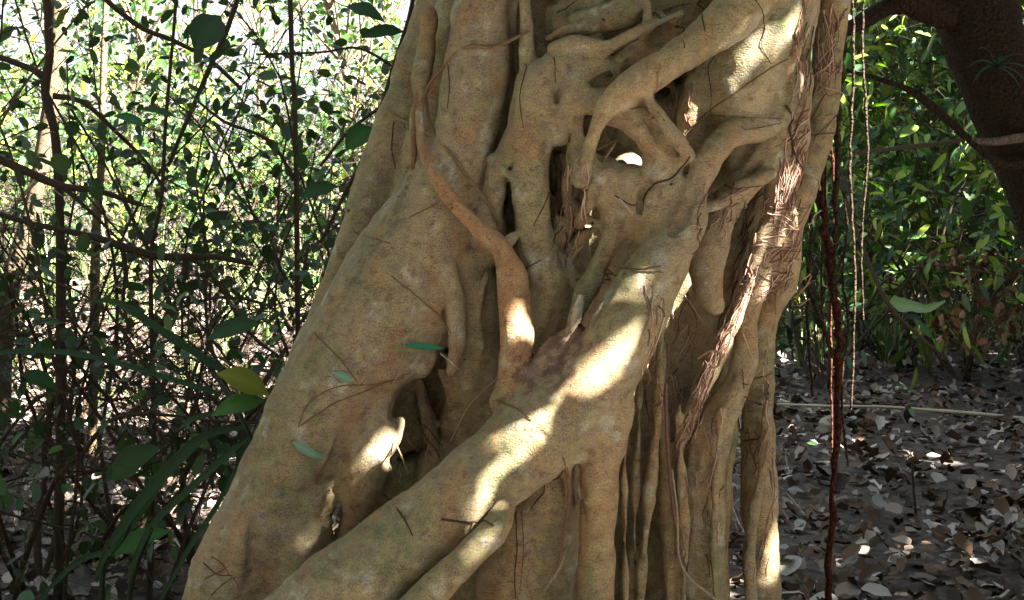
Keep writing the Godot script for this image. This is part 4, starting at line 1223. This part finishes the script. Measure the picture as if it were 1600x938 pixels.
func build_right() -> void:
	# hanging roots beside the fig
	var red := Color(0.085, 0.033, 0.02)
	var ids := [["long reddish hanging root right of the fig", [1282, -60, 5, -.35, 1283, 120, 6, -.35, 1280, 270, 8, -.35, 1296, 400, 7, -.35, 1308, 500, 6.5, -.33, 1310, 600, 6, -.33, 1302, 760, 5.5, -.3, 1292, 960, 6, -.3]],
		["thin dark hanging root left of the long reddish one", [1262, 250, 3, -.3, 1268, 360, 3, -.3, 1262, 470, 3, -.3, 1270, 620, 2.4, -.3]], ["dark hanging root close to the fig's right edge at the top", [1316, -60, 8, -.2, 1318, 30, 8, -.2, 1312, 110, 7, -.2, 1308, 230, 5, -.25, 1305, 380, 4, -.3, 1302, 470, 3, -.3]],
		["thin pale-ended hanging root crossing the bushes", [1256, 440, 3, -.3, 1275, 480, 4, -.3, 1290, 520, 3.4, -.3, 1302, 560, 2, -.3]], ["thin dark kinked root right of the long reddish one", [1318, 300, 2, -.4, 1324, 360, 2.2, -.4, 1316, 430, 2.2, -.42, 1326, 500, 2.2, -.4, 1320, 560, 1.6, -.4]],
		["dark hanging string nearest the fig's right edge at mid height", [1286, 180, 1.6, -.3, 1290, 300, 1.8, -.3, 1284, 420, 1.8, -.32, 1288, 560, 1.4, -.3]],
		["dark hanging string crossing the dark branch at top right", [1330, -60, 2.2, -.6, 1334, 100, 2.2, -.6, 1328, 260, 2.2, -.6, 1336, 420, 2, -.6, 1331, 640, 1.6, -.6]],
		["slack dark hanging string farthest from the fig", [1352, -60, 1.8, -.7, 1348, 90, 2, -.7, 1356, 230, 2, -.7, 1346, 380, 1.8, -.7, 1350, 500, 1.2, -.7]],
		["thin brown hanging string just behind the long reddish root", [1300, -60, 2, -.7, 1296, 150, 2.2, -.7, 1304, 330, 2.2, -.7, 1298, 520, 2, -.7, 1302, 760, 1.6, -.7]],
		["very thin dangling root with a kinked pale end", [1318, 560, 1.6, -.4, 1316, 640, 2, -.4, 1322, 700, 2, -.4, 1326, 730, 1.6, -.4]]]
	for q in ids:
		var pts := traced(q[1])
		var root := xyz(pts[0])
		for k in pts.size(): pts[k] -= Vector4(root.x, root.y, root.z, 0)
		var s := Shape.new()
		var fine := spline(pts, 9)
		for k in fine.size():
			var wob: Vector3 = any_dir() * fine[k].w * 0.55
			fine[k] = Vector4(fine[k].x + wob.x, fine[k].y, fine[k].z + wob.z, fine[k].w * (rng.randf_range(0.75, 1.1) if k % 7 else 1.2))
		tube(s, fine, 7, red if "red" in q[0] and not "right of the long" in q[0] and not "left of" in q[0] else Color(0.06, 0.045, 0.035), 0.25)
		var o := put(s.mesh(), "hanging_root", M.rough_wood)
		o.position = root
		tag(o, q[0], "root", "roots hanging beside the fig")
	# sticks
	for q in [["long pale stick lying across the floor on the right", [1215, 632, 1.6, -4.0, 1300, 635, 2.2, -4.0, 1380, 636, 2.0, -4.0, 1480, 643, 2.8, -3.9, 1540, 648, 3, -3.9, 1600, 654, 2.4, -3.9]], ["dark diagonal twig in the bushes on the right", [1300, 250, 3, -1.8, 1350, 390, 3.4, -1.8, 1385, 470, 3.4, -1.8, 1430, 520, 3, -1.8, 1480, 560, 2, -1.8]], ["thin dark twig standing in the litter at right", [1426, 720, 2, -2.2, 1427, 760, 2.4, -2.2, 1432, 820, 2.4, -2.2, 1430, 900, 2.4, -2.2]], ["straight grey stick across the right bushes near the leaning tree", [1330, 240, 3, -1.6, 1400, 232, 3.4, -1.6, 1470, 224, 3.4, -1.6, 1510, 218, 3, -1.6]]]:
		var pts := traced(q[1])
		var root := xyz(pts[0])
		for k in pts.size(): pts[k] -= Vector4(root.x, root.y, root.z, 0)
		var s := Shape.new()
		tube(s, spline(pts, 4), 6, Color(0.45, 0.4, 0.3) if "pale" in q[0] else Color(0.065, 0.052, 0.042), 0.2)
		var o := put(s.mesh(), "stick", M.wood)
		o.position = root
		tag(o, q[0], "stick")
	# the pale curled leaf
	var pts := traced([1392, 468, 9, -2, 1405, 478, 14, -2, 1425, 480, 11, -2, 1445, 484, 8, -2, 1462, 478, 5, -2, 1478, 470, 1, -2])
	var root := xyz(pts[0])
	for k in pts.size(): pts[k] -= Vector4(root.x, root.y, root.z, 0)
	var lf := put(blade_leaf(spline(pts, 3), 0.3, Color(0.2, 0.3, 0.16), Vector3(0.1, 0.6, 0.7)), "curled_leaf", M.leaf)
	lf.position = root
	tag(lf, "pale green curled leaf in front of the right bushes", "leaf")
	# dead leaf clump
	var dead := base("dead_leaf_clump", at(1515, 520, -4.6))
	tag(dead, "clump of brown withered leaves hanging in the right bushes", "dead leaves")
	var list := []
	for k in 90:
		var p := Vector3(rng.randf_range(-0.22, 0.25), rng.randf_range(-0.05, 0.45), rng.randf_range(-0.15, 0.15))
		list.append([Transform3D(turned((any_dir() + Vector3.DOWN).normalized(), rng.randf() * TAU).scaled_local(Vector3.ONE * rng.randf_range(0.04, 0.08)), p), pick([Color(0.16, 0.08, 0.045), Color(0.2, 0.12, 0.075), Color(0.09, 0.04, 0.02)])])
	leaves(list, leaf_kinds[3], "withered_leaves", M.dry, dead)
	var s2 := Shape.new()
	var tips := []
	for k in 5: grow(s2, Vector3(0.02, -0.12, 0), Vector3(rng.randf_range(-0.6, 0.6), 1, rng.randf_range(-0.4, 0.4)), 0.5, 0.006, 1, tips, 0.1, Color(0.12, 0.07, 0.04))
	put(s2.mesh(), "twigs", M.wood, dead).set_meta("kind", "stuff")
	# leaves that lie on top of the litter in the right foreground
	for k in 60:
		var p := on_ground(rng.randf_range(1225, 1600), rng.randf_range(650, 938))
		var fl := MeshInstance3D.new()
		fl.mesh = [leaf_kinds[2], leaf_kinds[3]][k % 2]
		fl.material_override = M["fallen%d" % (k % 4)]
		fl.name = numbered("dry_leaf")
		add_child(fl)
		var d := any_dir()
		d.y *= 0.4
		fl.transform = Transform3D(turned(d, rng.randf_range(-0.5, 0.5)).scaled_local(Vector3.ONE * rng.randf_range(0.05, 0.095)), ground_at(p.x, p.z) + Vector3.UP * 0.035)
		tag(fl, "dry fallen leaf lying on top of the litter right of the fig", "leaf", "dry leaves on the right floor")

# strap leaves that grow on the leaning tree
func build_epiphyte() -> void:
	var q := at(1556, 105, -1.42)
	var o := base("epiphyte", q)
	tag(o, "tuft of thin glossy strap leaves growing on the leaning tree trunk", "plant")
	for k in 9:
		var a := lerpf(-1.5, 1.7, k / 8.0) + rng.randf_range(-0.2, 0.2)
		var pts := []
		var d := Vector3(sin(a), cos(a) * 0.8 + 0.2, rng.randf_range(0.2, 0.6)).normalized()
		var p := Vector3.ZERO
		var len := rng.randf_range(0.07, 0.13)
		for j in 7:
			pts.append(Vector4(p.x, p.y, p.z, 0.0045 * (1.0 - pow(j / 6.0, 2.0)) + 0.0005))
			d = (d + Vector3.DOWN * 0.28).normalized()
			p += d * len / 6.0
		put(blade_leaf(pts, 0.3, Color(0.015, 0.05, 0.03)), "leaf", M.leaf, o)

# ---------------------------------------------------------------- materials
func std(rough: float) -> StandardMaterial3D:
	var m := StandardMaterial3D.new()
	m.roughness = rough
	m.vertex_color_use_as_albedo = true
	return m
func noise_tex(seed_: int, freq: float, oct: int, lo: Color, hi: Color, size := 512) -> ImageTexture:
	var n := FastNoiseLite.new()
	n.seed = seed_
	n.frequency = freq
	n.fractal_octaves = oct
	var img := n.get_seamless_image(size, size)
	img.convert(Image.FORMAT_RGB8)
	for y in size:
		for x in size:
			img.set_pixel(x, y, lo.lerp(hi, img.get_pixel(x, y).r))
	return ImageTexture.create_from_image(img)
func grey(seed_: int, freq: float, oct: int, w: int, h: int, kind := FastNoiseLite.TYPE_SIMPLEX_SMOOTH, fractal := FastNoiseLite.FRACTAL_FBM) -> PackedByteArray:
	var n := FastNoiseLite.new()
	n.seed = seed_
	n.noise_type = kind
	n.frequency = freq
	n.fractal_type = fractal
	n.fractal_octaves = oct
	var img := n.get_seamless_image(w, h)
	img.convert(Image.FORMAT_L8)
	if w != 1024 or h != 1024: img.resize(1024, 1024, Image.INTERPOLATE_CUBIC)
	return img.get_data()
# fig bark: fine grain, creases that run across the root, and lenticels
func bark_textures() -> void:
	var grain := grey(3, 0.09, 4, 1024, 1024)
	var patch := grey(4, 0.012, 5, 1024, 1024)
	var crease := grey(5, 0.035, 4, 256, 1024, FastNoiseLite.TYPE_SIMPLEX_SMOOTH, FastNoiseLite.FRACTAL_RIDGED)
	var dots := grey(6, 0.05, 1, 512, 1024, FastNoiseLite.TYPE_CELLULAR, FastNoiseLite.FRACTAL_NONE)
	var col := PackedByteArray()
	var hgt := PackedByteArray()
	col.resize(1024 * 1024 * 3)
	hgt.resize(1024 * 1024)
	for k in 1024 * 1024:
		var g := grain[k] / 255.0
		var p := patch[k] / 255.0
		var c := maxf(crease[k] / 255.0 - 0.72, 0.0) * 3.2
		var d := 1.0 if dots[k] < 26 else 0.0
		var v := clampf(0.8 + (g - 0.5) * 0.42 + (p - 0.5) * 0.22 - c * 0.28 - d * 0.12, 0.2, 1.0)
		col[k * 3] = int(255.0 * v)
		col[k * 3 + 1] = int(255.0 * clampf(v * (1.0 - 0.05 * c) + (p - 0.5) * 0.04, 0, 1))
		col[k * 3 + 2] = int(255.0 * clampf(v * (0.98 - 0.1 * c) - (p - 0.5) * 0.12, 0, 1))
		hgt[k] = int(255.0 * clampf(0.6 + (g - 0.5) * 0.35 - c * 0.5 + d * 0.2 + (p - 0.5) * 0.3, 0, 1))
	M.bark.albedo_texture = ImageTexture.create_from_image(Image.create_from_data(1024, 1024, false, Image.FORMAT_RGB8, col))
	M.bark.heightmap_texture = ImageTexture.create_from_image(Image.create_from_data(1024, 1024, false, Image.FORMAT_L8, hgt))
func make_materials() -> void:
	M.bark = std(0.8)
	M.bark.metallic_specular = 0.3
	bark_textures()
	M.bark.uv1_triplanar = true
	M.bark.uv1_scale = Vector3(2.6, 2.6, 2.6)
	M.bark.heightmap_enabled = true
	M.bark.heightmap_scale = 0.24
	M.root_skin = M.bark.duplicate()
	M.root_skin.uv1_scale = Vector3(7, 7, 7)
	M.wood = std(0.85)
	M.wood.metallic_specular = 0.15
	M.rough_wood = std(0.9)
	M.rough_wood.metallic_specular = 0.15
	M.rough_wood.heightmap_enabled = true
	M.rough_wood.heightmap_texture = noise_tex(15, 0.03, 5, Color.BLACK, Color.WHITE)
	M.rough_wood.heightmap_scale = 1.2
	M.rough_wood.albedo_texture = noise_tex(5, 0.04, 5, Color(0.45, 0.42, 0.4), Color(1, 1, 1))
	M.rough_wood.uv1_triplanar = true
	M.rough_wood.uv1_scale = Vector3(4, 4, 4)
	M.leaf = std(0.5)
	M.leaf.metallic_specular = 0.3
	M.leaf.backlight_enabled = true
	M.leaf.backlight = Color(0.42, 0.6, 0.26)
	M.dull_leaf = std(0.65)
	M.dull_leaf.metallic_specular = 0.15
	M.dry = std(0.8)
	M.dry.metallic_specular = 0.3
	M.dry.backlight_enabled = true
	M.dry.backlight = Color(0.25, 0.2, 0.12)
	M.soil = std(0.95)
	M.soil.albedo_texture = noise_tex(6, 0.05, 5, Color(0.3, 0.28, 0.26), Color(1.0, 1.0, 1.0))
	M.soil.uv1_world_triplanar = true
	M.soil.uv1_triplanar = true
	M.soil.uv1_scale = Vector3(0.9, 0.9, 0.9)
	M.grass = std(0.5)
	M.grass.backlight_enabled = true
	M.grass.backlight = Color(0.45, 0.6, 0.3)
	for k in 4:
		var m: StandardMaterial3D = M.dry.duplicate()
		m.albedo_color = [lin(0.21, 0.17, 0.145), lin(0.15, 0.1, 0.07), lin(0.3, 0.28, 0.26), lin(0.11, 0.07, 0.045)][k]
		M["fallen%d" % k] = m
	leaf_kinds = [leaf_mesh(0.5, 0.35, 0.15), leaf_mesh(0.75, 0.25, 0.25), leaf_mesh(0.8, 0.3, 0.2), leaf_mesh(0.7, 0.9, -0.35), leaf_mesh(0.28, 0.3, 0.35)]

func _ready() -> void:
	rng.seed = 7
	var cam := Camera3D.new()
	cam.position = EYE
	cam.rotation_degrees = Vector3(TILT, 0, 0)
	cam.fov = rad_to_deg(2.0 * atan(469.0 / FOCAL))
	cam.near = 0.05
	cam.far = 400.0
	add_child(cam)
	cam.current = true
	var sky_m := ProceduralSkyMaterial.new()
	sky_m.sky_top_color = Color(0.86, 0.9, 0.95)
	sky_m.sky_horizon_color = Color(0.95, 0.96, 0.97)
	sky_m.sky_curve = 0.15
	sky_m.ground_bottom_color = Color(0.3, 0.26, 0.2)
	sky_m.ground_horizon_color = Color(0.6, 0.58, 0.5)
	var sky := Sky.new()
	sky.sky_material = sky_m
	var env := Environment.new()
	env.background_mode = Environment.BG_SKY
	env.sky = sky
	env.background_energy_multiplier = 0.078
	env.tonemap_mode = Environment.TONE_MAPPER_LINEAR
	env.tonemap_exposure = 25.0
	env.sdfgi_enabled = true
	env.ssao_enabled = true
	env.ssil_enabled = true
	var we := WorldEnvironment.new()
	we.environment = env
	add_child(we)
	var sun := DirectionalLight3D.new()
	sun.light_energy = 1.6
	sun.light_color = Color(1.0, 0.965, 0.92)
	sun.light_angular_distance = 0.5
	sun.shadow_enabled = true
	add_child(sun)
	sun.look_at_from_position(to_sun * 20.0, Vector3.ZERO)
	make_materials()
	build_fig()
	build_ground()
	build_litter()
	build_canopy()
	build_rootlets()
	print("rootlets ", Time.get_ticks_msec())
	build_forest()
	print("all ", Time.get_ticks_msec())
